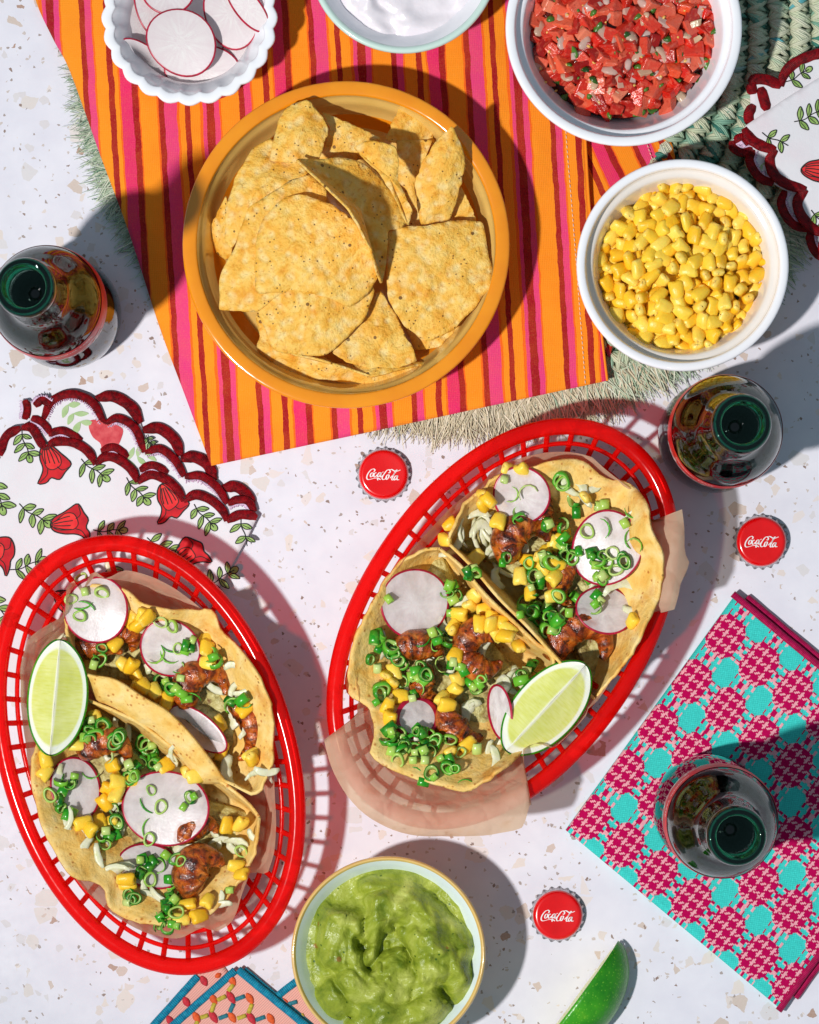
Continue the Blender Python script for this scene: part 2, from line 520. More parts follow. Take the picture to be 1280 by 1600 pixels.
    tc = n.new('ShaderNodeTexCoord'); sc = n.new('ShaderNodeVectorMath', operation='SCALE'); n.l.new(tc.outputs['Object'], sc.inputs[0]); sc.inputs['Scale'].default_value = 3000.0
    nz = n.new('ShaderNodeVectorMath', operation='NORMALIZE'); n.l.new(sc.outputs[0], nz.inputs[0])
    ln = n.new('ShaderNodeVectorMath', operation='LENGTH'); n.l.new(sc.outputs[0], ln.inputs[0])
    rv = n.new('ShaderNodeVectorMath', operation='SCALE'); n.l.new(nz.outputs[0], rv.inputs[0]); rv.inputs['Scale'].default_value = 7.0
    ad = n.new('ShaderNodeVectorMath', operation='ADD'); n.l.new(rv.outputs[0], ad.inputs[0]); n.l.new(n.math('MULTIPLY', n.rand(), 50.0), ad.inputs[1])
    ray = n.noise(1.0, 3, vec=ad.outputs[0])
    rm = n.ramp(n.math('DIVIDE', ln.outputs['Value'], 60.0), [(0.05, 1.0), (0.75, 0.2)])
    c = n.mix(n.math('MULTIPLY', n.ramp(ray, [(0.42, 0.0), (0.66, 1.0)]), rm), lin((244, 233, 234)), lin((255, 253, 250)))
    c = n.mix(n.ramp(n.noise(18, 4), [(0.5, 0.0), (0.8, 0.4)]), c, lin((234, 212, 220)))
    dots = n.math('MULTIPLY', n.math('MULTIPLY', n.math('LESS_THAN', n.voro(7), 0.2), n.math('GREATER_THAN', n.noise(22, 2), 0.52)), n.ramp(n.math('DIVIDE', ln.outputs['Value'], 60.0), [(0.35, 0.8), (0.6, 0.0)]))
    c = n.mix(dots, c, lin((250, 250, 246)))
    n.fin(c, 0.28, n.bump(n.noise(3, 3), 0.4, 0.6), spec=0.5)
    al = n.math('MULTIPLY', n.ramp(n.noise(26, 2), [(0.35, 1.0), (0.7, 0.55)]), n.math('SUBTRACT', 1.0, dots))
    n.translucent(0.25, lin((240, 226, 226)), n.math('MULTIPLY', al, n.math('GREATER_THAN', n.attr('thin'), 0.5)) if False else 0.0)
    MT['radish_flesh'] = n.m
    # thinner see-through slices (as they lie on the tacos)
    m2 = n.m.copy(); m2.name = 'radish_flesh_thin'
    t = m2.node_tree; out = t.nodes['Material Output']; src = out.inputs['Surface'].links[0].from_socket
    tp = t.nodes.new('ShaderNodeBsdfTransparent'); mx = t.nodes.new('ShaderNodeMixShader')
    mx.inputs[0].default_value = 0.26; nn = t.nodes.new('ShaderNodeTexNoise'); nn.inputs['Scale'].default_value = 3.5; nn.inputs['Detail'].default_value = 3; rr = t.nodes.new('ShaderNodeMapRange'); rr.inputs[1].default_value = .35; rr.inputs[2].default_value = .7; rr.inputs[3].default_value = .1; rr.inputs[4].default_value = .55; t.links.new(nn.outputs['Fac'], rr.inputs[0]); t.links.new(rr.outputs[0], mx.inputs[0]); t.links.new(src, mx.inputs[1]); t.links.new(tp.outputs[0], mx.inputs[2]); t.links.new(mx.outputs[0], out.inputs['Surface'])
    MT['radish_thin'] = m2
    MT['radish_skin'] = simple('radish_skin', (190, 16, 62), 0.35, (150, 8, 40), 10)

    n = NT('shrimp'); bd = n.attr('band'); bk = n.attr('back')
    c = n.ramp(n.noise(20, 5, dist=0.8), [(0.30, lin((30, 9, 3))), (0.39, lin((104, 36, 7))), (0.49, lin((168, 68, 12))), (0.62, lin((204, 108, 30))), (0.8, lin((228, 158, 84)))])
    c = n.mix(n.ramp(n.noise(8, 5), [(0.53, 0.0), (0.66, 0.9)]), c, lin((40, 13, 5)))
    c = n.mix(n.ramp(n.noise(2.4, 2), [(0.6, 0.0), (0.7, 0.6)]), c, lin((36, 12, 4)))
    c = n.mix(n.math('MULTIPLY', n.ramp(bd, [(0.80, 0.0), (0.98, 0.7)]), n.ramp(n.noise(14, 3), [(0.3, 0.3), (0.6, 1.0)])), c, lin((46, 15, 5)))
    c = n.mix(n.math('MULTIPLY', n.ramp(bk, [(0.05, 0.6), (0.30, 0.0)]), n.ramp(n.noise(10, 3), [(0.4, 0.0), (0.62, 1.0)])), c, lin((206, 120, 52)))
    b = n.bump(n.noise(7, 5), 2.4, 0.9); b = n.bump(bd, 2.5, 0.6, b); b = n.bump(n.noise(1.8, 2), 0.6, 0.8, b)
    MT['shrimp'] = n.fin(c, n.ramp(n.noise(6, 4), [(0.42, 0.1), (0.65, 0.34)]), b, spec=0.6, coat=0.12, coatr=0.15)

    def green(name, lo, hi, pale):
        n = NT(name); c = n.ramp(n.rand(), [(0.0, lin(lo)), (0.55, lin(hi)), (1.0, lin(pale))])
        c = n.mix(n.ramp(n.noise(9, 3), [(0.45, 0.0), (0.75, 0.6)]), c, lin(pale))
        c = n.mix(n.ramp(n.attr('inner'), [(0.4, 0.0), (0.6, 0.75)]), c, lin((190, 216, 120)))
        n.fin(c, 0.25, n.bump(n.noise(4, 3), 0.6, 0.6), spec=0.55); n.translucent(0.18, lin(hi)); return n.m
    MT['scallion_dark'] = green('scallion_green', (12, 104, 24), (48, 168, 36), (134, 206, 60))
    MT['scallion_light'] = green('scallion_pale', (118, 194, 44), (180, 218, 90), (214, 230, 146))
    MT['cilantro'] = green('cilantro', (20, 66, 20), (62, 110, 40), (92, 136, 50))
    n = NT('cabbage'); c = n.ramp(n.noise(16, 4), [(0.3, lin((238, 236, 190))), (0.55, lin((250, 248, 226))), (0.8, lin((222, 230, 150)))])
    n.fin(c, 0.3, n.bump(n.noise(5, 3), 0.8, 0.6), spec=0.45); n.translucent(0.3, lin((230, 236, 160))); MT['cabbage'] = n.m
    n = NT('filling'); c = n.ramp(n.noise(16, 4), [(0.3, lin((120, 84, 40))), (0.5, lin((190, 176, 108))), (0.75, lin((226, 220, 160)))])
    MT['filling'] = n.fin(c, 0.45, n.bump(n.noise(7, 3), 5.0), spec=0.4)

    # lime
    n = NT('lime_pulp'); r = n.attr('ray'); e = n.attr('edge')
    cv = n.new('ShaderNodeCombineXYZ'); n.l.new(n.math('MULTIPLY', r, 26.0), cv.inputs[0]); n.l.new(n.math('MULTIPLY', e, 3.0), cv.inputs[1])
    fib = n.new('ShaderNodeTexNoise'); fib.inputs['Scale'].default_value = 1.0; fib.inputs['Detail'].default_value = 3; n.l.new(cv.outputs[0], fib.inputs['Vector'])
    c = n.mix(n.ramp(fib.outputs['Fac'], [(0.3, 0.0), (0.75, 0.35)]), lin((216, 220, 110)), lin((238, 240, 176)))
    sac = n.new('ShaderNodeTexVoronoi'); sac.inputs['Scale'].default_value = 1.0; n.l.new(cv.outputs[0], sac.inputs['Vector'])
    c = n.mix(n.ramp(sac.outputs['Distance'], [(0.25, 0.0), (0.6, 0.25)]), c, lin((240, 244, 190)))
    c = n.mix(n.ramp(n.noise(34, 3), [(0.42, 0.0), (0.7, 0.5)]), c, lin((200, 206, 80)))
    c = n.mix(n.ramp(n.attr('ridge'), [(0.02, 0.9), (0.09, 0.0)]), c, lin((244, 244, 222)))
    c = n.mix(n.ramp(e, [(0.86, 0.0), (0.91, 1.0)]), c, lin((240, 243, 226)))
    n.fin(c, 0.22, n.bump(fib.outputs['Fac'], 0.8, 0.4), spec=0.5); n.sss(0.15, (8, 8, 2)); MT['lime_pulp'] = n.m
    n = NT('lime_rind'); c = n.ramp(n.noise(60, 3), [(0.3, lin((22, 120, 16))), (0.6, lin((64, 160, 24))), (0.8, lin((128, 190, 40)))])
    c = n.mix(n.ramp(n.voro(4.5), [(0.1, 0.6), (0.3, 0.0)]), c, lin((136, 204, 60)))
    MT['lime_rind'] = n.fin(c, 0.3, n.bump(n.voro(4.5, 'SMOOTH_F1'), 0.8, 0.6), spec=0.5)

    # basket, paper
    n = NT('red_plastic'); c = n.mix(n.ramp(n.noise(40, 3), [(0.4, 0.0), (0.7, 1.0)]), lin((255, 22, 14)), lin((248, 12, 10)))
    n.fin(c, n.ramp(n.noise(12, 4), [(0.3, 0.1), (0.7, 0.18)]), n.bump(n.noise(40, 2), 0.4, 0.3), spec=0.6)
    n.translucent(0.2, lin((255, 40, 30)), 0.5, lin((255, 90, 90))); MT['red_plastic'] = n.m
    n = NT('wax_paper'); c = n.mix(n.ramp(n.noise(120, 4), [(0.4, 0.0), (0.65, 1.0)]), lin((236, 212, 182)), lin((228, 200, 168)))
    c = n.mix(n.ramp(n.noise(30, 4), [(0.56, 0.0), (0.7, 0.4)]), c, lin((216, 178, 140)))
    b = n.bump(n.noise(1.5, 3), 0.3, 0.6); b = n.bump(n.voro(60, 'DISTANCE_TO_EDGE'), 9.0, 0.8, b); b = n.bump(n.voro(26, 'DISTANCE_TO_EDGE'), 3.0, 0.6, b)
    n.fin(c, 0.55, b, spec=0.3); n.translucent(0.45, lin((240, 208, 172)), 0.24, lin((246, 226, 200))); MT['paper'] = n.m

    # glass, cola, caps
    n = NT('green_glass'); n.fin(lin((170, 212, 196)), 0.01, n.bump(n.noise(26, 2), 0.5, 0.35), trans=1.0, ior=1.38); MT['glass'] = n.m
    n = NT('green_glass_lip'); n.fin(lin((40, 140, 104)), 0.01, None, trans=1.0, ior=1.5); MT['glass_lip'] = n.m
    MT['cola'] = simple('cola', (16, 6, 4), 0.03, None, spec=0.6)
    MT['label_red'] = simple('label_red', (226, 8, 16), 0.35, (180, 4, 12), 12, spec=0.3)
    MT['white_print'] = simple('white_print', (244, 240, 240), 0.35)
    n = NT('cap_red'); MT['cap_red'] = n.fin(n.mix(n.ramp(n.noise(30, 2), [(0.4, 0.0), (0.7, 1.0)]), lin((226, 4, 8)), lin((214, 2, 6))), 0.22, n.bump(n.noise(22, 2), 0.4, 0.4), spec=0.5, coat=0.5, coatr=0.1)
    MT['cap_metal'] = simple('cap_metal', (210, 205, 205), 0.25, (150, 146, 150), 4, metal=0.9)
    MT['drop'] = NT('water_drop').fin((1, 1, 1, 1), 0.0, None, trans=1.0, ior=1.33)

    # linens
    n = NT('white_linen'); c = n.mix(n.ramp(n.noise(60, 3), [(0.45, 0.0), (0.75, 0.5)]), lin((228, 226, 230)), lin((230, 210, 217)))
    MT['linen'] = n.fin(c, 0.85, n.bump(n.noise(2.0, 2), 0.3, 0.6, n.bump(n.noise(50, 3), 3.0, 0.5)), spec=0.2)
    def thread(name, a, b, per):
        n = NT(name); w = n.math('SINE', n.math('MULTIPLY', n.attr('t'), 6.283 / per))
        f = n.ramp(n.noise(7, 4), [(0.35, 0.0), (0.65, 1.0)])
        return n.fin(n.mix(f, lin(a), lin(b)), 0.42, n.bump(w, 0.7, 0.9, n.bump(n.noise(3, 2), 0.6, 0.5)), spec=0.35)
    MT['red_thread'] = thread('red_thread', (164, 4, 20), (98, 2, 12), 2.0)
    MT['magenta_thread'] = thread('magenta_thread', (206, 18, 92), (172, 8, 74), 2.4)
    MT['blue_thread'] = thread('blue_thread', (24, 158, 190), (12, 124, 160), 3.2)
    MT['lilac_thread'] = simple('lilac_thread', (226, 196, 222), 0.6)
    MT['ink'] = simple('black_ink', (26, 28, 24), 0.8)
    MT['flower_ink'] = simple('red_ink', (214, 30, 38), 0.85, (182, 16, 34), 16)
    MT['flower_ink2'] = simple('bright_red_ink', (236, 58, 54), 0.85, (224, 36, 44), 14)
    MT['leaf_ink'] = simple('green_ink', (160, 190, 110), 0.85, (128, 164, 80), 14)
    MT['ghost_red'] = simple('faded_red_ink', (222, 96, 98), 0.85, (200, 60, 70), 14)
    MT['ghost_leaf'] = simple('faded_green_ink', (178, 200, 150), 0.85, (160, 190, 130), 14)
    n = NT('woven_cotton'); n.fin(n.mix(n.ramp(n.noise(2.2, 2), [(0.4, 0.0), (0.7, 0.35)]), n.attr('yarn', 'Color'), n.mix(0.35, n.attr('yarn', 'Color'), (0.0, 0.0, 0.0, 1))), 0.85, n.bump(n.noise(1.4, 2), 0.35, 0.7), spec=0.12); MT['woven'] = n.m
    n = NT('pink_twill'); w = n.math('SINE', n.math('MULTIPLY', n.attr('along'), 2.0))
    c = n.mix(n.ramp(w, [(0.3, 0.0), (0.8, 0.4)]), lin((244, 182, 168)), lin((226, 146, 138)))
    MT['twill'] = n.fin(c, 0.85, n.bump(w, 0.5, 0.8), spec=0.2)
    for k, c in (('yarn_red', (214, 30, 52)), ('yarn_orange', (246, 96, 24)), ('yarn_yellow', (206, 186, 52)), ('yarn_teal', (28, 128, 146))):
        MT[k] = simple(k, c, 0.7, tuple(int(v * .82) for v in c), 4, 2.0, 0.4, sheen=0.2)

    # soft foods
    n = NT('guacamole'); c = n.ramp(n.noise(40, 5, dist=0.8), [(0.3, lin((100, 120, 24))), (0.5, lin((148, 160, 50))), (0.7, lin((184, 190, 92)))])
    c = n.mix(n.math('MULTIPLY', n.math('LESS_THAN', n.voro(19), 0.10), 0.85), c, lin((44, 84, 16)))
    c = n.mix(n.math('MULTIPLY', n.math('LESS_THAN', n.voro(48), 0.09), 0.7), c, lin((150, 92, 44)))
    n.fin(c, n.ramp(n.noise(9, 3), [(0.35, 0.22), (0.7, 0.5)]), n.bump(n.noise(5, 3), 1.6, 0.8, n.bump(n.noise(30, 3, dist=0.8), 6.0, 0.6)), spec=0.38); MT['guac'] = n.m
    n = NT('sour_cream'); n.fin(lin((230, 222, 227)), 0.25, n.bump(n.noise(26, 3), 2.4, 0.6), spec=0.5); n.sss(0.2, (12, 10, 9)); MT['cream'] = n.m
    n = NT('tomato'); c = n.ramp(n.rand(), [(0.0, lin((150, 18, 14))), (0.3, lin((196, 44, 30))), (0.55, lin((214, 30, 16))), (0.8, lin((218, 100, 74))), (0.92, lin((226, 70, 28))), (1.0, lin((234, 138, 106)))])
    c = n.mix(n.ramp(n.noise(9, 4), [(0.5, 0.0), (0.72, 0.5)]), c, lin((232, 128, 98)))
    c = n.mix(n.ramp(n.noise(6, 2), [(0.62, 0.0), (0.72, 0.6)]), c, lin((160, 18, 14)))
    n.fin(c, 0.18, n.bump(n.noise(6, 4), 1.6, 0.8), spec=0.5); n.sss(0.08, (8, 2, 1)); MT['tomato'] = n.m
    n = NT('onion'); c = n.ramp(n.rand(), [(0.0, lin((246, 230, 220))), (0.6, lin((236, 206, 184))), (1.0, lin((240, 232, 186)))])
    n.fin(c, 0.2, n.bump(n.noise(6, 2), 0.6), spec=0.5); n.translucent(0.4, lin((240, 210, 190)), 0.2); MT['onion'] = n.m
    MT['seed'] = simple('tomato_seed', (226, 180, 92), 0.25)
    MT['juice'] = simple('salsa_juice', (104, 20, 10), 0.1, (56, 10, 6), 14, 6, 2.0)
mats()
# ------------------------------------------------------------------ the table
V = np.array([[-4000, -4000, 0], [4000, -4000, 0], [4000, 4000, 0], [-4000, 4000, 0], [-4000, -4000, -60], [4000, -4000, -60], [4000, 4000, -60], [-4000, 4000, -60]], float)
obj('table_top', V, [(0, 1, 2, 3), (7, 6, 5, 4), (0, 4, 5, 1), (1, 5, 6, 2), (2, 6, 7, 3), (3, 7, 4, 0)], MT['terrazzo'], origin=(0, 0, 0), kind='structure', smooth=False)

# ------------------------------------------------------------------ woven raffia mat with a fringe
MCX, MCY = 725.0, 60.0
def raffia_mat():
    c = W(MCX, MCY, 0)
    t = thing('raffia_mat', c[0], c[1], 0, 'round crocheted raffia mat in greens with a straw fringe, under the striped cloth', 'placemat')
    V, F = lathe([(572, 1), (574, 4), (566, 7), (0.5, 7)], 120, c[0], c[1], 0)
    obj('mat_base', V, F, MT['raffia_base'], t)
    parts = []; tone = []; acr = []
    R = random.Random(5)
    for ring in range(7):
        r = 348 + ring * 33
        n = int(2 * math.pi * r / 27)
        for k in range(n):
            th = 2 * math.pi * (k + (ring % 2) * .5) / n
            if not (math.radians(-16) < (th if th < math.pi else th - 2 * math.pi) < math.radians(74)): continue
            tn = 0.5 + 1.25 * float(vn(th * 7 + ring * .3, ring * .55, 3)) + R.uniform(-.12, .12)
            for sgn in (-1, 1):
                for st in range(3):
                    L = 39 + R.uniform(-4, 4)
                    aa = th + sgn * (0.55 + R.uniform(-.1, .1)) + (st - 1) * .12
                    off = (st - 1) * 4.6 + R.uniform(-1, 1)
                    bx, by = r * math.cos(th), r * math.sin(th)
                    tx, ty = -math.sin(th), math.cos(th)
                    P = []
                    for q in np.linspace(0, 1, 6):
                        d = (q - .15) * L
                        x = bx + math.cos(aa) * d + tx * (sgn * 5 + off * (0.6 + .6 * math.sin(q * 3.1)))
                        y = by + math.sin(aa) * d + ty * (sgn * 5 + off * (0.6 + .6 * math.sin(q * 3.1)))
                        P.append((c[0] + x, c[1] - y, 8 + 10 * math.sin(math.pi * min(1, q * 1.05)) + st * .8))
                    v, f, _ = sweep(P, [1.4, 4.0, 5.2, 5.0, 3.6, 1.2], [1, 2.6, 3.2, 3.2, 2.4, .8], 6)
                    parts.append((v, f)); tone += [tn] * len(v); acr += list(np.tile(np.linspace(0, 6, 6), 6))
    V, F, _ = join(parts)
    obj('crochet_stitches', V, F, MT['raffia'], t, kind='stuff', attrs={'tone': ('POINT', 'FLOAT', tone), 'across': ('POINT', 'FLOAT', acr)})
    V = []; F = []; tone = []
    for k in range(9500):
        th = math.radians(R.uniform(8, 196))
        big = 22 < math.degrees(th) < 118
        r0 = R.uniform(545, 578); L = R.uniform(34, 82) * (1.0 if big else 0.85)
        a = th + R.gauss(0, .5); bend = R.gauss(0, .55)
        z0 = R.uniform(2, 12); z1 = R.uniform(0.6, 9); w = R.uniform(.8, 1.7)
        x, y = r0 * math.cos(th), r0 * math.sin(th)
        b = len(V); g = 0.0 if 66 < math.degrees(th) + R.gauss(0, 7) < 118 else 1.0
        for q in range(4):
            s = q / 3
            V_ = (c[0] + x, c[1] - y, z0 * (1 - s) + z1 * s + 5 * math.sin(3.1 * s) * (1 if big else .4))
            ww = w * (1 - .75 * s)
            V.append((V_[0] - math.sin(a) * ww, V_[1] - math.cos(a) * ww, V_[2])); V.append((V_[0] + math.sin(a) * ww, V_[1] + math.cos(a) * ww, V_[2] + .5))
            x += math.cos(a) * L / 3; y += math.sin(a) * L / 3; a += bend / 3
        for q in range(3):
            F.append((b + 2 * q, b + 2 * q + 1, b + 2 * q + 3, b + 2 * q + 2))
        tone += [g] * 8
    obj('fringe', V, F, MT['fringe'], t, kind='stuff', smooth=False, attrs={'tone': ('POINT', 'FLOAT', tone)})
raffia_mat()

# ------------------------------------------------------------------ striped cloth
def matz(px, py):
    d = np.hypot(np.asarray(px) - MCX, np.asarray(py) - MCY)
    s = np.clip((d - 560) / 120, 0, 1); s = s * s * (3 - 2 * s)
    return 31 * (1 - s) + 6 * s
def clothz(px, py):
    return matz(px, py) + 11.0 * vn(np.asarray(px) / 110, np.asarray(py) / 200, 9) + 4.0 * vn(np.asarray(px) / 38, np.asarray(py) / 60, 10)
def striped_cloth():
    Lp = catmull([(48, -60), (56, 0), (84, 62), (110, 112), (158, 245), (205, 372), (250, 512), (292, 625), (330, 728)], 90)
    Rp = catmull([(905, -60), (910, 120), (916, 240), (922, 335), (934, 470), (949, 595)], 90)
    nu = 100
    P = np.array([[L * (1 - u) + R_ * u for u in np.linspace(0, 1, nu)] for L, R_ in zip(Lp, Rp)])
    x = P[:, :, 0].ravel(); y = P[:, :, 1].ravel()
    z = clothz(x, y)
    eu = np.minimum(np.tile(np.linspace(0, 1, nu), 90), 1 - np.tile(np.linspace(0, 1, nu), 90)) * nu
    PX = np.stack([x, y, z], 1)
    V = WA(PX); F = gridF(90, nu)
    F = [f[::-1] for f in F] if normals(V, F)[5000][2] < 0 else F
    n = len(V)
    V2, F2 = shell(V, F, 2.4)
    u = x - 80 - .06 * (y - 250)
    c = W(500, 350, 0)
    t = thing('striped_cloth', c[0], c[1], 5, 'orange, pink and dark red striped cotton cloth under the bowls', 'tablecloth')
    obj('cloth_sheet', V2, F2, MT['stripes'], t, attrs={'stripe': ('POINT', 'FLOAT', np.r_[u, u]), 'along': ('POINT', 'FLOAT', np.r_[y, y])})
    O = [(880, 120, 0), (1030, 120, 0), (1048, 215, 0), (1056, 250, 0), (1030, 330, 0), (985, 450, 0), (952, 560, 0), (930, 520, 0), (900, 300, 0)]
    v, f, _ = patch([(a, b, 17) for a, b, _ in O], 80, 16, lambda px, py, s: 2 * vn(px / 50, py / 50, 4))
    u = (v[:, 0] - 947) * .91 - .42 * (v[:, 1] - 230) + 135 + 241.5; al = v[:, 1] * .9 + v[:, 0] * .42
    V = WA(v); V2, F2 = shell(V, f, 2.4)
    obj('folded_corner', V2, F2, MT['stripes'], t, attrs={'stripe': ('POINT', 'FLOAT', np.r_[u, u]), 'along': ('POINT', 'FLOAT', np.r_[al, al])})
    # hem stitches
    parts = []
    for line, zf in ((catmull([(884, 150), (885, 214), (895, 339), (905, 470), (915, 602)], 60), lambda a, b: float(clothz(a, b)) + 1.8),
                     (catmull([(1003, 190), (1012, 227), (1022, 256)], 12), lambda a, b: 20.4)):
        for i in range(0, len(line) - 1, 1):
            a = line[i]; b = line[i] * .35 + line[i + 1] * .65
            v, f, _ = sweep(WA([(a[0], a[1], zf(*a)), ((a[0] + b[0]) / 2, (a[1] + b[1]) / 2, zf(*a) + .5), (b[0], b[1], zf(*b))]), .7, .6, 5); parts.append((v, f))
    V, F, _ = join(parts); obj('hem_stitching', V, F, MT['thread_white'], t, kind='stuff')
    # the thick right hem
    P = [(x_, y_, float(clothz(x_, y_)) + .5) for x_, y_ in Rp[20:]]
    v, f, tt = sweep(WA(P), 2.2, 2.0, 6)
    obj('hem', v, f, MT['stripes'], t, attrs={'stripe': ('POINT', 'FLOAT', np.full(len(v), 232.0)), 'along': ('POINT', 'FLOAT', tt)})
striped_cloth()

# ------------------------------------------------------------------ bowls
def bowl(name, px, py, R, h, z0, mo, mr, mi, label, rw=14, floor=.6, flute=None, step=True, cat='bowl', steep=False):
    zt = z0 + h
    k = 1 - zt / HC
    R = R * k
    c = W(px, py, zt)
    t = thing(name, c[0], c[1], z0, label, cat)
    rf = (lambda th, i: 1 + flute[1] / R * np.abs(np.cos(th * flute[0] / 2)) * 1.0 - flute[1] / R) if flute else None
    outp = smoothprof([(floor * R * .96, 0), (floor * R, 3), (R * (.45 + floor * .5), h * .3), (R * .93, h * .72), (R - 3, h - 11)], 22)
    outp = [(0, .4), (floor * R * .9, .4)] + outp
    rim = smoothprof([(R - 3, h - 11), (R - .5, h - 8), (R, h - 4), (R - 2, h - .8), (R - rw * .5, h), (R - rw + 2, h - 1.5), (R - rw, h - 5)], 22)
    if steep:
        inn = [(R - rw, h - 5), (R - rw - 1, h - 14), (R - rw - 4, h - 18), (R - rw - 9, h - 26), (R * .84, h * .45), (R * .78, h * .22), (floor * R - 2, 15), (floor * R * .5, 11), (.3, 11)]
    elif step:
        inn = [(R - rw, h - 5), (R - rw - .6, h - 16), (R - rw - 3, h - 19), (R - rw - 9, h - 20), (R - rw - 13, h - 25), (R * .77, h * .46), (floor * R + 4, 20), (floor * R - 8, 13), (floor * R * .5, 11), (.3, 11)]
    else:
        inn = [(R - rw, h - 5), (R - rw - 9, h - 18), (R - rw - 24, h - 44), (R * .70, h * .38), (floor * R + 4, 22), (floor * R - 8, 13), (floor * R * .5, 11), (.3, 11)]
    inn = smoothprof(inn, 50)
    nn = 144 if flute else 96
    for nm, pr, m in (('outer_wall', outp, mo), ('rim', rim, mr), ('inner_wall', inn, mi)):
        fl = None
        if flute:
            fl = (lambda th, i, g=(0.6 if nm == 'inner_wall' else 1.0): rf(th, i)) if nm != 'inner_wall' else (lambda th, i: 1 + (rf(th, i) - 1) * max(0, 1 - i / 14))
        V, F = lathe(pr, nn, c[0], c[1], z0, fl)
        obj(nm, V, F, m, t)
    return t, c, R
# stacking map: height of what already lies at each photo pixel
HM = np.zeros((1700, 1400))
OX, OY = 50, 60
def hget(px, py, r, q=60):
    x0, x1 = int(px + OX - r), int(px + OX + r) + 1; y0, y1 = int(py + OY - r), int(py + OY + r) + 1
    s = HM[max(y0, 0):max(y1, 1), max(x0, 0):max(x1, 1)]
    return float(np.percentile(s, q)) if s.size else 0.0
YY, XX = np.mgrid[0:1700, 0:1400]
def hset(px, py, rx, z, dome=0.35):
    x0, x1 = max(int(px + OX - rx), 0), min(int(px + OX + rx) + 2, 1400); y0, y1 = max(int(py + OY - rx), 0), min(int(py + OY + rx) + 2, 1700)
    if x1 <= x0 or y1 <= y0: return
    d = np.hypot(XX[y0:y1, x0:x1] - px - OX, YY[y0:y1, x0:x1] - py - OY) / rx
    zz = np.where(d <= 1, z - dome * rx * d * d, -1)
    HM[y0:y1, x0:x1] = np.maximum(HM[y0:y1, x0:x1], zz)

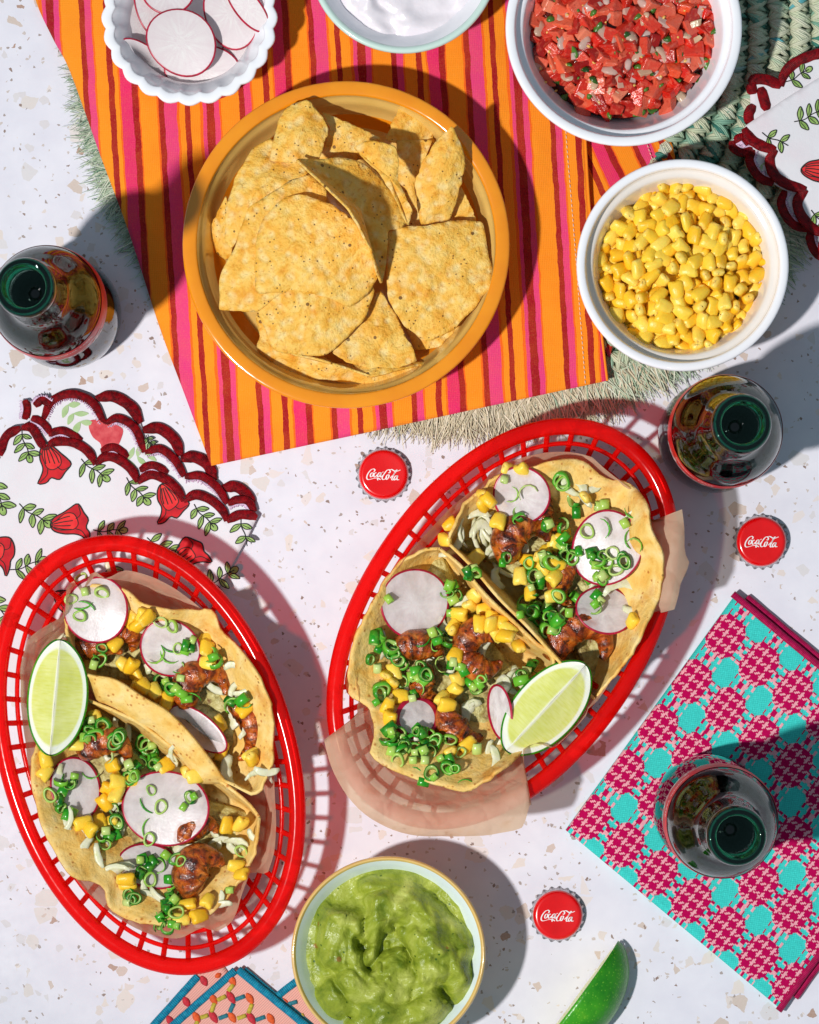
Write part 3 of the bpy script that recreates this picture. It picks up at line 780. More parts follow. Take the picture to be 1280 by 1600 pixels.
# --- chips bowl and its chips
bowl('chip_bowl', 541, 382, 256, 100, 24, MT['orange_glaze'], MT['orange_glaze'], MT['cream_glaze'], 'large round orange bowl with cream inside, full of tortilla chips', rw=22, floor=.7, steep=True)
CH = [  # (outline in close-up pixels with height, bulge, label)
    ([(110, 600, 60), (150, 520, 84), (182, 455, 96), (200, 560, 92), (205, 690, 70), (180, 706, 60), (140, 670, 56)], 6, 'small chip edge peeping out at the far left of the orange bowl'),
    ([(850, 103, 92), (822, 175, 90), (790, 240, 84), (850, 262, 80), (985, 255, 78), (960, 190, 84), (925, 150, 90)], 6, 'half shaded chip standing highest at the back right of the orange bowl'),
    ([(835, 240, 84), (975, 243, 86), (930, 350, 82), (905, 420, 78), (930, 580, 66), (870, 590, 64), (845, 430, 74)], 5, 'shaded chip sunk between the curled chip and the tall right chip'),
    ([(545, 133, 100), (580, 200, 100), (535, 330, 84), (640, 330, 80), (735, 310, 84), (775, 235, 96), (700, 200, 98), (620, 165, 100)], 10, 'speckled chip behind the pointed chip at the back of the bowl'),
    ([(1085, 420, 92), (1115, 480, 90), (1145, 560, 80), (1080, 580, 76), (1040, 560, 80), (1060, 480, 90)], 4, 'thin chip sliver tucked behind the tall chip at right'),
    ([(175, 640, 96), (180, 500, 106), (225, 370, 110), (285, 275, 108), (350, 235, 106), (470, 330, 112), (500, 372, 118), (420, 410, 118), (260, 530, 112), (205, 660, 98)], 12, 'wide chip leaning at the upper left of the bowl'),
    ([(490, 85, 126), (440, 105, 122), (402, 130, 118), (378, 180, 116), (348, 320, 116), (440, 332, 120), (540, 312, 116), (577, 200, 118), (535, 130, 122)], 12, 'pointed chip standing up at the back of the bowl, sunlit'),
    ([(820, 830, 66), (870, 960, 64), (905, 1055, 60), (1000, 1035, 62), (1100, 950, 66), (1190, 850, 70), (1000, 800, 74)], 5, 'chip lying under the big square chip at right'),
    ([(290, 900, 80), (312, 1000, 72), (292, 1040, 74), (350, 1090, 66), (410, 1160, 54), (440, 1188, 50), (520, 1165, 60), (640, 1165, 66), (740, 1185, 64), (820, 1192, 64), (900, 1165, 62), (985, 1095, 66), (860, 1125, 88), (745, 1155, 92), (640, 1120, 96), (550, 1090, 98), (430, 1065, 96), (380, 1010, 90)], 4, 'long curled chip lying along the front wall of the bowl'),
    ([(1052, 185, 142), (1018, 215, 138), (975, 270, 132), (935, 330, 124), (905, 415, 112), (918, 500, 104), (932, 568, 94), (1042, 553, 98), (1075, 450, 112), (1100, 340, 122), (1088, 265, 134)], 16, 'tall pointed chip standing against the right wall of the bowl'),
    ([(770, 815, 84), (700, 930, 86), (590, 1060, 88), (640, 1095, 88), (795, 1143, 88), (850, 1120, 86), (918, 1092, 84), (880, 1010, 84), (830, 910, 84)], 3, 'triangular pale chip lying at the front of the bowl'),
    ([(290, 815, 112), (420, 800, 118), (600, 790, 120), (740, 795, 110), (750, 830, 106), (715, 930, 100), (640, 1010, 96), (560, 1075, 92), (450, 1070, 94), (360, 1052, 96), (315, 930, 104)], 10, 'chip lying under the big domed chip, nearest the bowl front'),
    ([(570, 425, 116), (500, 372, 122), (430, 400, 124), (270, 500, 118), (215, 650, 112), (160, 760, 106), (153, 830, 104), (155, 895, 102), (300, 902, 108), (420, 820, 118), (520, 700, 124), (560, 550, 120)], 8, 'big chip with a square corner at the left of the bowl'),
    ([(795, 590, 98), (880, 576, 102), (960, 572, 104), (1050, 553, 104), (1168, 555, 98), (1185, 660, 100), (1202, 735, 98), (1195, 800, 96), (1130, 900, 90), (1050, 975, 86), (955, 1022, 84), (870, 965, 92), (800, 850, 98)], 12, 'big square chip lying flat at the right of the bowl'),
    ([(450, 318, 142), (540, 318, 120), (640, 310, 110), (700, 330, 106), (745, 362, 104), (790, 405, 102), (835, 455, 100), (870, 540, 98), (862, 580, 98), (800, 592, 106), (798, 700, 114), (780, 800, 112), (762, 760, 136), (740, 675, 164), (690, 575, 184), (640, 500, 186), (560, 420, 172), (500, 365, 156)], -14, 'large curled olive gold chip arching over the middle of the bowl'),
    ([(672, 272, 132), (705, 250, 140), (755, 248, 144), (832, 265, 142), (842, 330, 140), (840, 400, 138), (870, 460, 136), (897, 510, 130), (882, 576, 118), (855, 520, 132), (825, 455, 140), (770, 370, 142), (715, 320, 138)], 8, 'narrow twisted chip beside the large curled chip'),
    ([(300, 600, 122), (330, 545, 126), (370, 490, 130), (430, 460, 132), (490, 455, 134), (600, 500, 136), (660, 540, 136), (705, 585, 134), (745, 670, 130), (768, 765, 116), (725, 840, 114), (660, 890, 112), (600, 860, 118), (520, 830, 120), (420, 830, 120), (300, 832, 116), (290, 740, 118)], 26, 'large domed chip on top in the middle of the bowl'),
]
for i, (o, bul, lab) in enumerate(CH):
    pts = np.array([Z('C', a, b) + (64 + (z - 60) * 1.22,) for a, b, z in o])
    cen = pts.mean(0)
    out = []
    m = len(pts)
    for j in range(m):                                  # rounded corners, slightly ragged edge
        a, b, c_ = pts[j - 1], pts[j], pts[(j + 1) % m]
        for q in (0.18, 0.5, 0.82):
            p0 = b + (a - b) * .10; p2 = b + (c_ - b) * .10
            out.append(p0 * (1 - q) ** 2 + 2 * b * q * (1 - q) + p2 * q * q)
    out = resample(out, 110, True)
    ph = np.linspace(0, 2 * np.pi, 110, endpoint=False)
    jit = fbm(np.cos(ph) * 6 + i * 9, np.sin(ph) * 6, 31 + i, 3) * 3.2
    d = out[:, :2] - cen[:2]; d /= np.maximum(np.linalg.norm(d, axis=1, keepdims=True), 1e-6)
    out[:, :2] += d * jit[:, None]
    v, f, s = patch(out, 110, 18, lambda px, py, s, i=i, bul=bul: bul * (1 - s ** 1.6) * (.55 if bul > 20 else .8) + 6.0 * fbm(px / 46, py / 46, 50 + i, 2) + 1.6 * fbm(px / 11, py / 11, 80 + i, 2))
    if i in (14,):                                      # the curl: a fold rising along one side
        pass
    V2, F2 = shell(WA(v), f, 3.6)
    obj('tortilla_chip', V2, F2, MT['chip'], label=lab, cat='tortilla chip', group='tortilla chips in the orange bowl')

# --- radish bowl
def radish(px, py, rx, ry, rot, z, label, group, tilt=(0, 0), thin=False, skin=2.6, th=4.5):
    k = 1 - z / HC
    c = np.array(W(px, py, z)); n = 40
    a = np.linspace(0, 2 * np.pi, n, endpoint=False)
    wob = 1 + .02 * np.sin(2 * a + px) + .015 * np.sin(3 * a + py)
    def ring(s, zz):
        x = (rx - s) * np.cos(a) * wob * k; y = (ry - s) * np.sin(a) * wob * k
        cr, sr = math.cos(-rot), math.sin(-rot)
        X = x * cr - y * sr; Y = x * sr + y * cr
        return np.stack([c[0] + X, c[1] + Y, c[2] + zz + X * tilt[0] + Y * tilt[1] + .0012 * (X * X - Y * Y) * 1.0], 1)
    Vf = np.vstack([ring(skin, th / 2), ring((rx + skin) * .5, th / 2 + .5), ring(skin, -th / 2), ring((rx + skin) * .5, -th / 2), [[c[0], c[1], c[2] + th / 2 + .5]], [[c[0], c[1], c[2] - th / 2]]])
    F = []
    for j in range(n):
        q = (j + 1) % n
        F += [(j, q, n + q, n + j), (n + j, n + q, 4 * n), (2 * n + q, 2 * n + j, 3 * n + j, 3 * n + q), (3 * n + q, 3 * n + j, 4 * n + 1)]
    o = obj('radish_slice', Vf, F, MT['radish_thin' if thin else 'radish_flesh'], origin=c, label=label, cat='radish slice', group=group)
    Vs = np.vstack([ring(skin, th / 2 + .3), ring(skin * .45, th / 2 + .1), ring(-.1, th / 4), ring(-.1, -th / 4), ring(skin, -th / 2)])
    F = []
    for i in range(4):
        for j in range(n):
            q = (j + 1) % n
            F.append((i * n + j, (i + 1) * n + j, (i + 1) * n + q, i * n + q))
    obj('skin', Vs, F, MT['radish_skin'], o)
    return o
bowl('radish_bowl', 296, 27, 138, 104, 26, MT['white_glaze'], MT['white_glaze'], MT['white_glaze'], 'small white bowl with a fluted wavy rim, holding radish slices', rw=17, floor=.62, flute=(24, 5.5), step=False)
G = 'radish slices in the fluted white bowl'
radish(318, 112, 62, 42, .1, 74, 'radish slice lowest in the fluted bowl, just below the big round slice', G, (0, .15))
radish(374, 84, 30, 50, .35, 78, 'radish slice lying against the right wall of the fluted bowl', G, (.45, 0))
radish(234, 106, 56, 28, .72, 82, 'radish slice leaning on the lower left wall of the fluted bowl', G, (-.3, .35))
radish(205, 30, 27, 62, -.22, 84, 'narrow looking radish slice leaning on the left wall of the fluted bowl', G, (-.5, 0))
radish(232, 14, 20, 42, -.3, 90, 'mostly hidden radish slice behind the big round slice', G, (-.3, 0))
radish(264, -14, 42, 38, .1, 96, 'radish slice cut by the picture edge above the big round slice', G, (0, -.2))
radish(362, 20, 44, 58, -.25, 92, 'large radish slice to the right of the big round slice', G, (.15, 0))
radish(386, 10, 20, 52, -.66, 112, 'tilted radish slice standing at the upper right of the fluted bowl', G, (.6, .3))
radish(284, 66, 57, 51, .7, 104, 'big round radish slice on top of the others in the fluted bowl', G, (.03, .05))

# --- sour cream
bowl('cream_bowl', 631, -66, 149, 100, 26, MT['mint_glaze'], MT['mint_glaze'], MT['white_glaze'], 'pale green rimmed bowl of sour cream cut by the top edge', rw=11, floor=.62, step=False)
def soft_fill(name, px, py, R, z, mat, hf, label, cat, n=90):
    c = W(px, py, z)
    m = 96; V = [[px, py, 0]]; F = []
    rr = np.linspace(0, 1, n)[1:]
    th = np.linspace(0, 2 * np.pi, m, endpoint=False)
    for r in rr:
        V += [[px + R * r * math.cos(t), py + R * r * math.sin(t), 0] for t in th]
    V = np.array(V, float)
    r = np.r_[0, np.repeat(rr, m)]
    V[:, 2] = z + hf(V[:, 0], V[:, 1], r)
    F = [(0, 1 + (j + 1) % m, 1 + j) for j in range(m)]
    for k in range(len(rr) - 1):
        a = 1 + k * m; b = a + m
        F += [(a + j, a + (j + 1) % m, b + (j + 1) % m, b + j) for j in range(m)]
    Vw = WA(V)
    nb = len(Vw)                                        # closed underneath, resting in the bowl
    ring = Vw[-m:].copy(); ring[:, 2] = 44 + (0 if z > 0 else 0); cx, cy = Vw[0, 0], Vw[0, 1]
    ring[:, 0] = cx + (ring[:, 0] - cx) * .72; ring[:, 1] = cy + (ring[:, 1] - cy) * .72
    Vw = np.vstack([Vw, ring, [[cx, cy, 44]]])
    o = nb - m
    F += [(o + j, o + (j + 1) % m, nb + (j + 1) % m, nb + j) for j in range(m)] + [(nb + j, nb + (j + 1) % m, nb + m) for j in range(m)]
    return obj(name, Vw, F, mat, label=label, cat=cat)
def creamh(px, py, r):
    w = fbm(px / 70, py / 70, 5, 3)
    return 9 * np.sin(px / 26 + 6 * w) * np.exp(-((r - .55) / .4) ** 2) * .6 + 10 * fbm(px / 44 + w, py / 44, 6, 3) - 16 * r ** 6
soft_fill('sour_cream', 631, -64, 132, 96, MT['cream'], creamh, 'smooth white sour cream swirled in the pale green rimmed bowl', 'sour cream')

# --- corn kernels: four mesh variants shared by every kernel
def kernel_mesh(seed):
    r = random.Random(seed); nu, nv = 12, 9
    V = []; e = .62
    sp = lambda v, p: math.copysign(abs(v) ** p, v)
    for i in range(nv):
        ph = math.pi * i / (nv - 1)
        for j in range(nu):
            t = 2 * math.pi * j / nu
            x = -sp(math.cos(ph), e) * 12.5
            s = sp(math.sin(ph), e)
            y = s * sp(math.cos(t), .75) * 9.8; z = s * sp(math.sin(t), .8) * 6.8
            tp = .72 + .3 * (x + 12.5) / 25
            y *= tp; z *= tp
            if x > 9: x -= 2.6 * max(0, 1 - (y / 7) ** 2)
            if x < -9: x += 1.6 * max(0, 1 - (y / 6) ** 2)
            y += .035 * x * x * r.uniform(-.5, .5) * .4
            V.append((x + r.uniform(-.4, .4), y + r.uniform(-.5, .5), z + r.uniform(-.4, .4)))
    return mkmesh('corn_kernel', V, gridF(nv, nu, False, True), MT['kernel'])
KM = [kernel_mesh(s) for s in range(5)]
def kernel(px, py, label, group, size=1.0, zmin=0, flat=False, q=60):
    r = 9.5 * size
    z = max(hget(px, py, r * .7, q), zmin) + 6.0 * size
    rot = (rng.uniform(-.9, .9) if not flat else rng.uniform(-.3, .3), rng.uniform(-.7, .7) if not flat else rng.uniform(-.2, .2), rng.uniform(0, 6.28))
    if rng.random() < .22 and not flat: rot = (rot[0], 1.2 + rng.uniform(-.3, .3), rot[2])
    inst('corn_kernel', rng.choice(KM), W(px, py, z), rot, tuple(size * rng.uniform(.9, 1.12) for _ in range(3)), label, 'corn kernel', group)
    hset(px, py, r * 1.05, z + 6 * size, .5)
bowl('corn_bowl', 1067, 414, 166, 104, 24, MT['red_glaze'], MT['white_glaze'], MT['ivory_glaze'], 'white round bowl with a red outside, full of yellow corn kernels', rw=14, floor=.68, step=True)
def dart(n, test, dmin, R, tries=16000):
    pts = []
    for _ in range(tries):
        if len(pts) >= n: break
        p = test(R)
        if p is None: continue
        if all((p[0] - q[0]) ** 2 + (p[1] - q[1]) ** 2 > dmin * dmin for q in pts): pts.append(p)
    return pts
cornpoly = catmull([(1000, 300), (1040, 292), (1075, 275), (1112, 272), (1150, 300), (1172, 340), (1190, 385), (1202, 430), (1190, 480), (1160, 515), (1110, 540), (1060, 542), (1000, 530), (950, 510), (924, 470), (928, 415), (955, 370), (985, 330)], 60, True).tolist()
cx, cy = 1062, 412
dd = np.hypot(XX - OX - cx, YY - OY - cy)
HM[:] = np.where(dd < 138, 42 + 26 * (1 - (dd / 138) ** 2), HM)
def corntest(R):
    x, y = R.uniform(915, 1210), R.uniform(268, 552)
    return (x, y) if inside1(x, y, cornpoly) else None
lay0 = dart(210, corntest, 15.0, random.Random(2)); br = random.Random(14); parts = []
for x, y in lay0:                                       # the kernels buried below, joined
    z = float(HM[int(y + OY), int(x + OX)]) + 6
    m = br.choice(KM); co = np.zeros(len(m.vertices) * 3); m.vertices.foreach_get('co', co); co = co.reshape(-1, 3) / S * 1.2
    R3 = np.array(Euler((br.uniform(-1, 1), br.uniform(-.7, .7), br.uniform(0, 6.28))).to_matrix())
    parts.append((co @ R3.T + np.array(W(x, y, z)), [tuple(p.vertices) for p in m.polygons]))
    hset(x, y, 9, z + 6, .4)
V, F, _ = join(parts); obj('buried_corn', V, F, MT['kernel'], label='yellow corn kernels buried under the top of the heap in the white bowl', cat='corn', kind='stuff')
lay1 = dart(120, corntest, 19.0, random.Random(3)); lay2 = dart(170, corntest, 17.0, random.Random(4))
for p in lay1 + lay2[:140]:
    kernel(p[0], p[1], 'yellow corn kernel in the heap filling the white bowl', 'corn kernels in the white bowl', 1.3, q=45)

# --- pico de gallo
bowl('salsa_bowl', 975, 43, 185, 118, 24, MT['red_glaze'], MT['white_glaze'], MT['white_glaze'], 'large white bowl with a red outside, full of chopped tomato salsa', rw=15, floor=.64, step=True)
def chunk_mesh(name, seed, size, mat, jit=.28, sub=True):
    r = random.Random(seed); bm = bmesh.new(); bmesh.ops.create_cube(bm, size=1.0)
    for v in bm.verts:
        v.co = Vector([v.co[k] * size[k] + r.uniform(-jit, jit) * size[k] * .5 for k in range(3)])
    bmesh.ops.bevel(bm, geom=list(bm.edges), offset=min(size) * .13, segments=2, affect='EDGES', profile=.5)
    for v in bm.verts: v.co *= S
    me = bpy.data.meshes.new(name); bm.to_mesh(me); bm.free(); me.materials.append(mat)
    me.polygons.foreach_set('use_smooth', np.zeros(len(me.polygons), bool))
    return me
TM = [chunk_mesh('tomato_cube', s, (27, 22 + s % 3 * 3, 17), MT['tomato'], .34) for s in range(8)]
def sliver_mesh(name, seed, L, w, h, mat, bend=.6):
    r = random.Random(seed); P = []; m = 7
    for i in range(m):
        a = (i / (m - 1) - .5) * bend * 2
        P.append((L * math.sin(a) / (bend * 2) * 1.0 if bend else 0, L * (1 - math.cos(a)) / (bend * 2), r.uniform(-1, 1)))
    s = [.45, .85, 1, 1.05, 1, .85, .4]
    V, F, _ = sweep(P, [w * q * r.uniform(.85, 1.15) for q in s], [h * q for q in s], 7)
    return mkmesh(name, V, F, mat)
OM = [sliver_mesh('onion_piece', s, 26 + s * 3, 8.5, 3.8, MT['onion'], .8) for s in range(5)]
OC = [chunk_mesh('onion_piece', 40 + s, (15 + 2 * s, 11, 7), MT['onion'], .5) for s in range(5)]
def leaf_mesh(name, seed, L, w, mat):
    r = random.Random(seed); m = 8; V = []
    for i in range(m):
        s = i / (m - 1); ww = w * max(0.0, math.sin(math.pi * min(.97, s + .03))) ** .7 * r.uniform(.8, 1.2)
        z = 3 * math.sin(s * 4 + seed)
        V += [((s - .5) * L, -ww, z - .15 * ww), ((s - .5) * L, 0, z + .3), ((s - .5) * L, ww, z - .2 * ww)]
    F = []
    for i in range(m - 1):
        a = 3 * i; F += [(a, a + 3, a + 4, a + 1), (a + 1, a + 4, a + 5, a + 2)]
    V2, F2 = shell(np.array(V, float), F, .9)
    return mkmesh(name, V2, F2, mat)
CM = [leaf_mesh('cilantro_leaf', s, 17 + 3 * (s % 3), 5.5, MT['cilantro']) for s in range(4)]
SM = mkmesh('tomato_seed', [(x * 3.2, y * 2.2, z * 1.5) for x, y, z in [(math.sin(p) * math.cos(t), math.sin(p) * math.sin(t), math.cos(p)) for p in np.linspace(0, math.pi, 6) for t in np.linspace(0, 6.283, 8, endpoint=False)]], gridF(6, 8, False, True), MT['seed'])
scx, scy = 972, 32
picopoly = catmull([(815, -30), (818, 60), (832, 110), (855, 150), (880, 180), (930, 196), (985, 212), (1030, 196), (1075, 168), (1110, 120), (1126, 60), (1130, -30)], 60).tolist()
dd = np.hypot((XX - OX - scx), YY - OY - scy)
HM[:] = np.where(dd < 150, 70 + 34 * (1 - (dd / 150) ** 2), HM)
v, f, s = patch([(scx + 152 * math.cos(a), scy + 152 * math.sin(a), 66) for a in np.linspace(0, 6.283, 60, endpoint=False)], 60, 8, lambda px, py, s: 34 * (1 - s ** 2) + 6 * vn(px / 14, py / 14, 8))
V2, F2 = shell(WA(v), f, 6); obj('salsa_juice', V2, F2, MT['juice'], label='dark red juice and mashed tomato under the chopped salsa', cat='salsa')
def picotest(R):
    x, y = R.uniform(812, 1132), R.uniform(-24, 214)
    return (x, y) if inside1(x, y, picopoly) else None
tom = dart(185, picotest, 15.5, random.Random(8)); on = dart(72, picotest, 20, random.Random(9)); ci = dart(60, picotest, 20, random.Random(10)); se = dart(60, picotest, 20, random.Random(12))
SG = 'bits of the chopped salsa in the large white bowl'
seq = [('t', p) for p in tom[:120]] + [('o', p) for p in on[:25]] + [('t', p) for p in tom[120:]] + [('o', p) for p in on[25:]] + [('c', p) for p in ci] + [('s', p) for p in se]
for kd, (px, py) in seq:
    if kd == 't':
        z = hget(px, py, 6, 50) + 5
        inst('tomato_cube', rng.choice(TM), W(px, py, z), (rng.uniform(-.8, .8), rng.uniform(-.8, .8), rng.uniform(0, 6.28)), tuple(rng.uniform(.62, 1.15) for _ in range(3)), 'glossy red tomato cube in the chopped salsa of the large white bowl', 'tomato cube', 'tomato cubes of the salsa')
        hset(px, py, 10, z + 6, .4)
    elif kd == 'o':
        z = hget(px, py, 6, 60) + 2.5
        inst('onion_piece', rng.choice(OM + OC), W(px, py, z), (rng.uniform(-.5, .5), rng.uniform(-.4, .4), rng.uniform(0, 6.28)), rng.uniform(.7, 1.05), 'pale translucent onion piece in the chopped salsa of the large white bowl', 'onion piece', 'onion pieces of the salsa')
        hset(px, py, 6, z + 3, .3)
    elif kd == 'c':
        z = hget(px, py, 5, 70) + 2
        inst('cilantro_leaf', rng.choice(CM), W(px, py, z), (rng.uniform(-.6, .6), rng.uniform(-.4, .4), rng.uniform(0, 6.28)), rng.uniform(.5, 1.1), 'dark green cilantro bit in the chopped salsa of the large white bowl', 'cilantro', 'cilantro bits of the salsa')
    else:
        z = hget(px, py, 4, 70) + 1.5
        inst('tomato_seed', SM, W(px, py, z), (rng.uniform(-.4, .4), 0, rng.uniform(0, 6.28)), rng.uniform(.8, 1.2), 'small yellow tomato seed in the chopped salsa of the large white bowl', 'tomato seed', 'tomato seeds of the salsa')

# --- guacamole
bowl('guacamole_bowl', 607, 1490, 152, 132, 0, MT['tan_rim'], MT['tan_rim'], MT['blue_glaze'], 'small pale blue bowl with a tan rim, full of guacamole', rw=7, floor=.52, step=False)
gr = random.Random(71)
BLOBS = [(607 + 124 * math.sqrt(gr.random()) * math.cos(t_), 1498 + 124 * math.sqrt(gr.random()) * math.sin(t_), gr.uniform(26, 54), gr.uniform(16, 34), gr.uniform(.5, .9), gr.uniform(0, 3.14)) for t_ in [gr.uniform(0, 6.28) for _ in range(46)]]
def guach(px, py, r):
    wx = px + 26 * fbm(px / 52, py / 52, 61, 3); wy = py + 26 * fbm(px / 52 + 9, py / 52, 62, 3)
    h = np.zeros(len(px))
    for bx, by, R_, hh, e, an in BLOBS:                  # spooned lumps pressed into one another
        u = (wx - bx) * math.cos(an) + (wy - by) * math.sin(an); v_ = -(wx - bx) * math.sin(an) + (wy - by) * math.cos(an)
        d = (u / R_) ** 2 + (v_ / (R_ * e)) ** 2
        h = np.maximum(h, (hh + .22 * u) * np.sqrt(np.clip(1 - d, 0, 1)))
    h = h + 7 * fbm(px / 26, py / 26, 63, 3) + np.maximum(0, vn(px / 11, py / 11, 25) - .12) * 14
    return (h * 1.4 - 12) * (1 - r ** 9) - 15 * r ** 7
soft_fill('guacamole', 611, 1497, 140, 119, MT['guac'], guach, 'thick lumpy green guacamole heaped in the small pale blue bowl', 'guacamole', 110)
# ------------------------------------------------------------------ lettering: the drink's script, drawn stroke by stroke
STROKES = [
    [(452, 512), (474, 480), (446, 459), (396, 482), (346, 548), (326, 612), (346, 648), (402, 642), (462, 626), (522, 624), (576, 652)],
    [(520, 628), (524, 664)],
    [(442, 526), (410, 534), (391, 576), (400, 602), (426, 590), (446, 552), (436, 527)],
    [(502, 530), (474, 532), (454, 572), (464, 603), (492, 590), (516, 562)],
    [(578, 526), (546, 530), (520, 576), (531, 603), (561, 576), (588, 524), (570, 588), (586, 603), (612, 576)],
    [(598, 522), (632, 512)],
    [(712, 526), (736, 530), (747, 502), (726, 474), (688, 486), (640, 546), (604, 612), (615, 648), (652, 642), (690, 604)],
    [(716, 480), (770, 468), (822, 496), (862, 502), (902, 490), (932, 476)],
    [(716, 560), (690, 574), (671, 621), (685, 648), (711, 621), (727, 580), (716, 561)],
    [(742, 624), (800, 570), (850, 504), (872, 478), (850, 488), (802, 578), (776, 640), (790, 658), (818, 640)],
    [(872, 580), (840, 590), (814, 632), (826, 658), (856, 630), (882, 578), (866, 640), (884, 656), (898, 648)],
    [(900, 652), (908, 652)]]
def script():
    """flat lettering ribbons: (x,y) centred, 1 unit = width/100"""
    out = []
    for k, s in enumerate(STROKES):
        P = np.array([((x - 628) / 6.1, (566 - y) / 6.1) for x, y in s])
        P = catmull(P, max(6, len(P) * 5)) if len(P) > 2 else resample(P, 4)
        T = np.gradient(P, axis=0); T /= np.maximum(np.linalg.norm(T, axis=1, keepdims=True), 1e-9)
        Nn = np.stack([-T[:, 1], T[:, 0]], 1)
        ang = np.arctan2(T[:, 1], T[:, 0])
        w = .65 + 1.3 * np.abs(np.sin(ang - math.radians(15)))
        e = np.minimum(1, np.minimum(np.arange(len(P)), np.arange(len(P))[::-1]) / 2 + .5)
        w = (w * e)[:, None]
        out.append((P + Nn * w, P - Nn * w))
    return out
def script_mesh(fn):
    V = []; F = []
    for k, (a, b) in enumerate(script()):
        o = len(V)
        for p, q in zip(a, b):
            V.append(fn(p[0], p[1], k)); V.append(fn(q[0], q[1], k))
        for i in range(len(a) - 1):
            F.append((o + 2 * i, o + 2 * i + 1, o + 2 * i + 3, o + 2 * i + 2))
    return V, F
def text_mesh(body, fn, size):
    cu = bpy.data.curves.new('lettering', 'FONT'); cu.body = body; cu.size = size; cu.align_x = 'CENTER'
    o = bpy.data.objects.new('lettering', cu); COL.objects.link(o)
    dg = bpy.context.evaluated_depsgraph_get(); me = o.evaluated_get(dg).to_mesh()
    V = [fn(v.co.x, v.co.y, 0) for v in me.vertices]; F = [tuple(p.vertices) for p in me.polygons]
    o.evaluated_get(dg).to_mesh_clear(); bpy.data.objects.remove(o); bpy.data.curves.remove(cu)
    return V, F

# ------------------------------------------------------------------ bottle caps
def cap(px, py, rot, label):
    c = W(px, py, 18)
    t = thing('bottle_cap', c[0], c[1], 0, label, 'bottle cap', 'red bottle caps on the table')
    V, F = lathe([(.2, 17.4), (26, 17.6), (31, 18.3), (34, 18.2), (36.6, 16.4), (38.2, 13.2), (38.8, 11)], 84, c[0], c[1], 0)
    obj('cap_top', V, [f[::-1] for f in F], MT['cap_red'], t)
    fl = lambda th, i: 1 + (.012 * i) * np.cos(21 * th) * (i > 0)
    V, F = lathe([(38.7, 11.2), (39.4, 8), (40.4, 4.5), (41.6, 1.2), (42.6, .2), (41.6, 0), (40, 3)], 168, c[0], c[1], 0, fl)
    obj('crimped_skirt', V, [f[::-1] for f in F], MT['cap_metal'], t)
    cr, sr = math.cos(rot), math.sin(rot); sc = .53
    V, F = script_mesh(lambda x, y, k: (c[0] + sc * (x * cr - y * sr), c[1] + sc * (x * sr + y * cr) - 1, 18.0 + .03 * k + .012 * abs(x)))
    obj('script_lettering', V, F, MT['white_print'], t, smooth=False)
    return t
cap(599.5, 741, 0, 'red bottle cap with white script, just below the striped cloth')
cap(1190.5, 846, .02, 'red bottle cap with white script, below the bottle on bare terrazzo at right')
cap(872, 1430.5, 0, 'red bottle cap with white script, between guacamole bowl and turquoise napkin')

# ------------------------------------------------------------------ bottles
def bottle(px, py, z0, rot, label):
    c = W(px, py, z0)
    t = thing('soda_bottle', c[0], c[1], z0, label, 'glass bottle', 'open soda bottles')
    po = smoothprof([(58, 3), (72, 0), (80, 6), (85, 30), (87, 76), (84, 118), (77, 160), (74, 184), (77, 204), (81.5, 228), (83.4, 256), (83.6, 286), (81.5, 312), (76.5, 336), (68, 357), (58.5, 374), (49.5, 392), (43.5, 416), (40.3, 450), (38.8, 485), (38.5, 512)], 90)
    pi_ = smoothprof([(29, 512), (30, 485), (32, 450), (36, 416), (42, 392), (51, 372), (61, 352), (70, 332), (75, 310), (77, 286), (78, 256), (77, 228), (72, 205), (70, 185), (72, 160), (76, 120), (78, 72), (77, 30), (68, 18), (2, 14)], 70)
    V, F = lathe([(0.5, 5)] + po + pi_, 96, c[0], c[1], z0)
    obj('body', V, F, MT['glass'], t)
    lip = smoothprof([(38.4, 512.5), (38.4, 528), (39.4, 534), (42, 540), (42.6, 548), (42.2, 558), (39.5, 564.5), (35, 566.5), (31, 565), (28.2, 560), (27.5, 548), (27.5, 530), (28.8, 512.5)], 60)
    V, F = lathe(lip + [lip[0]], 96, c[0], c[1], z0)
    obj('lip', V, F, MT['glass_lip'], t)
    V, F = lathe([(.3, 15.5)] + [(r + 1.4, z) for r, z in pi_[::-1] if 16 < z < 462][:] + [(35, 463), (.3, 462)], 72, c[0], c[1], z0)
    obj('dark_soda', V, F, MT['cola'], t)
    rz = lambda z: float(np.interp(z, [p[1] for p in po], [p[0] for p in po]))
    zs = np.linspace(222, 312, 14)
    V, F = lathe([(rz(z) + .7, z) for z in zs], 120, c[0], c[1], z0)
    obj('paper_label', V, F, MT['label_red'], t)
    parts = []
    for q in range(2):
        def fn(x, y, k, q=q):
            a = rot + q * math.pi + x * 1.25 / 84 ; z = 258 + y * 1.15
            r = rz(z) + 1.1 + .05 * k
            return (c[0] + r * math.cos(a), c[1] + r * math.sin(a), z0 + z)
        parts.append(script_mesh(fn))
    V, F, _ = join(parts); obj('script_lettering', V, F, MT['white_print'], t, smooth=False)
    def fn2(x, y, k):
        a = rot + .0 + x / 84; z = 297 + y
        r = rz(z) + 1.2
        return (c[0] + r * math.cos(a), c[1] + r * math.sin(a), z0 + z)
    V, F = text_mesh('ORIGINAL TASTE', fn2, 9.5)
    obj('small_lettering', V, F, MT['white_print'], t, smooth=False)
    return t
bottle(108, 494, 0, math.radians(-62), 'open glass soda bottle with a red label at the left, beside the striped cloth')
bottle(1111, 685, 0, math.radians(-128), 'open glass soda bottle with a red label standing behind the right taco basket')
bottle(1104, 1262, 15, math.radians(150), 'open glass soda bottle standing on the turquoise and magenta napkin')

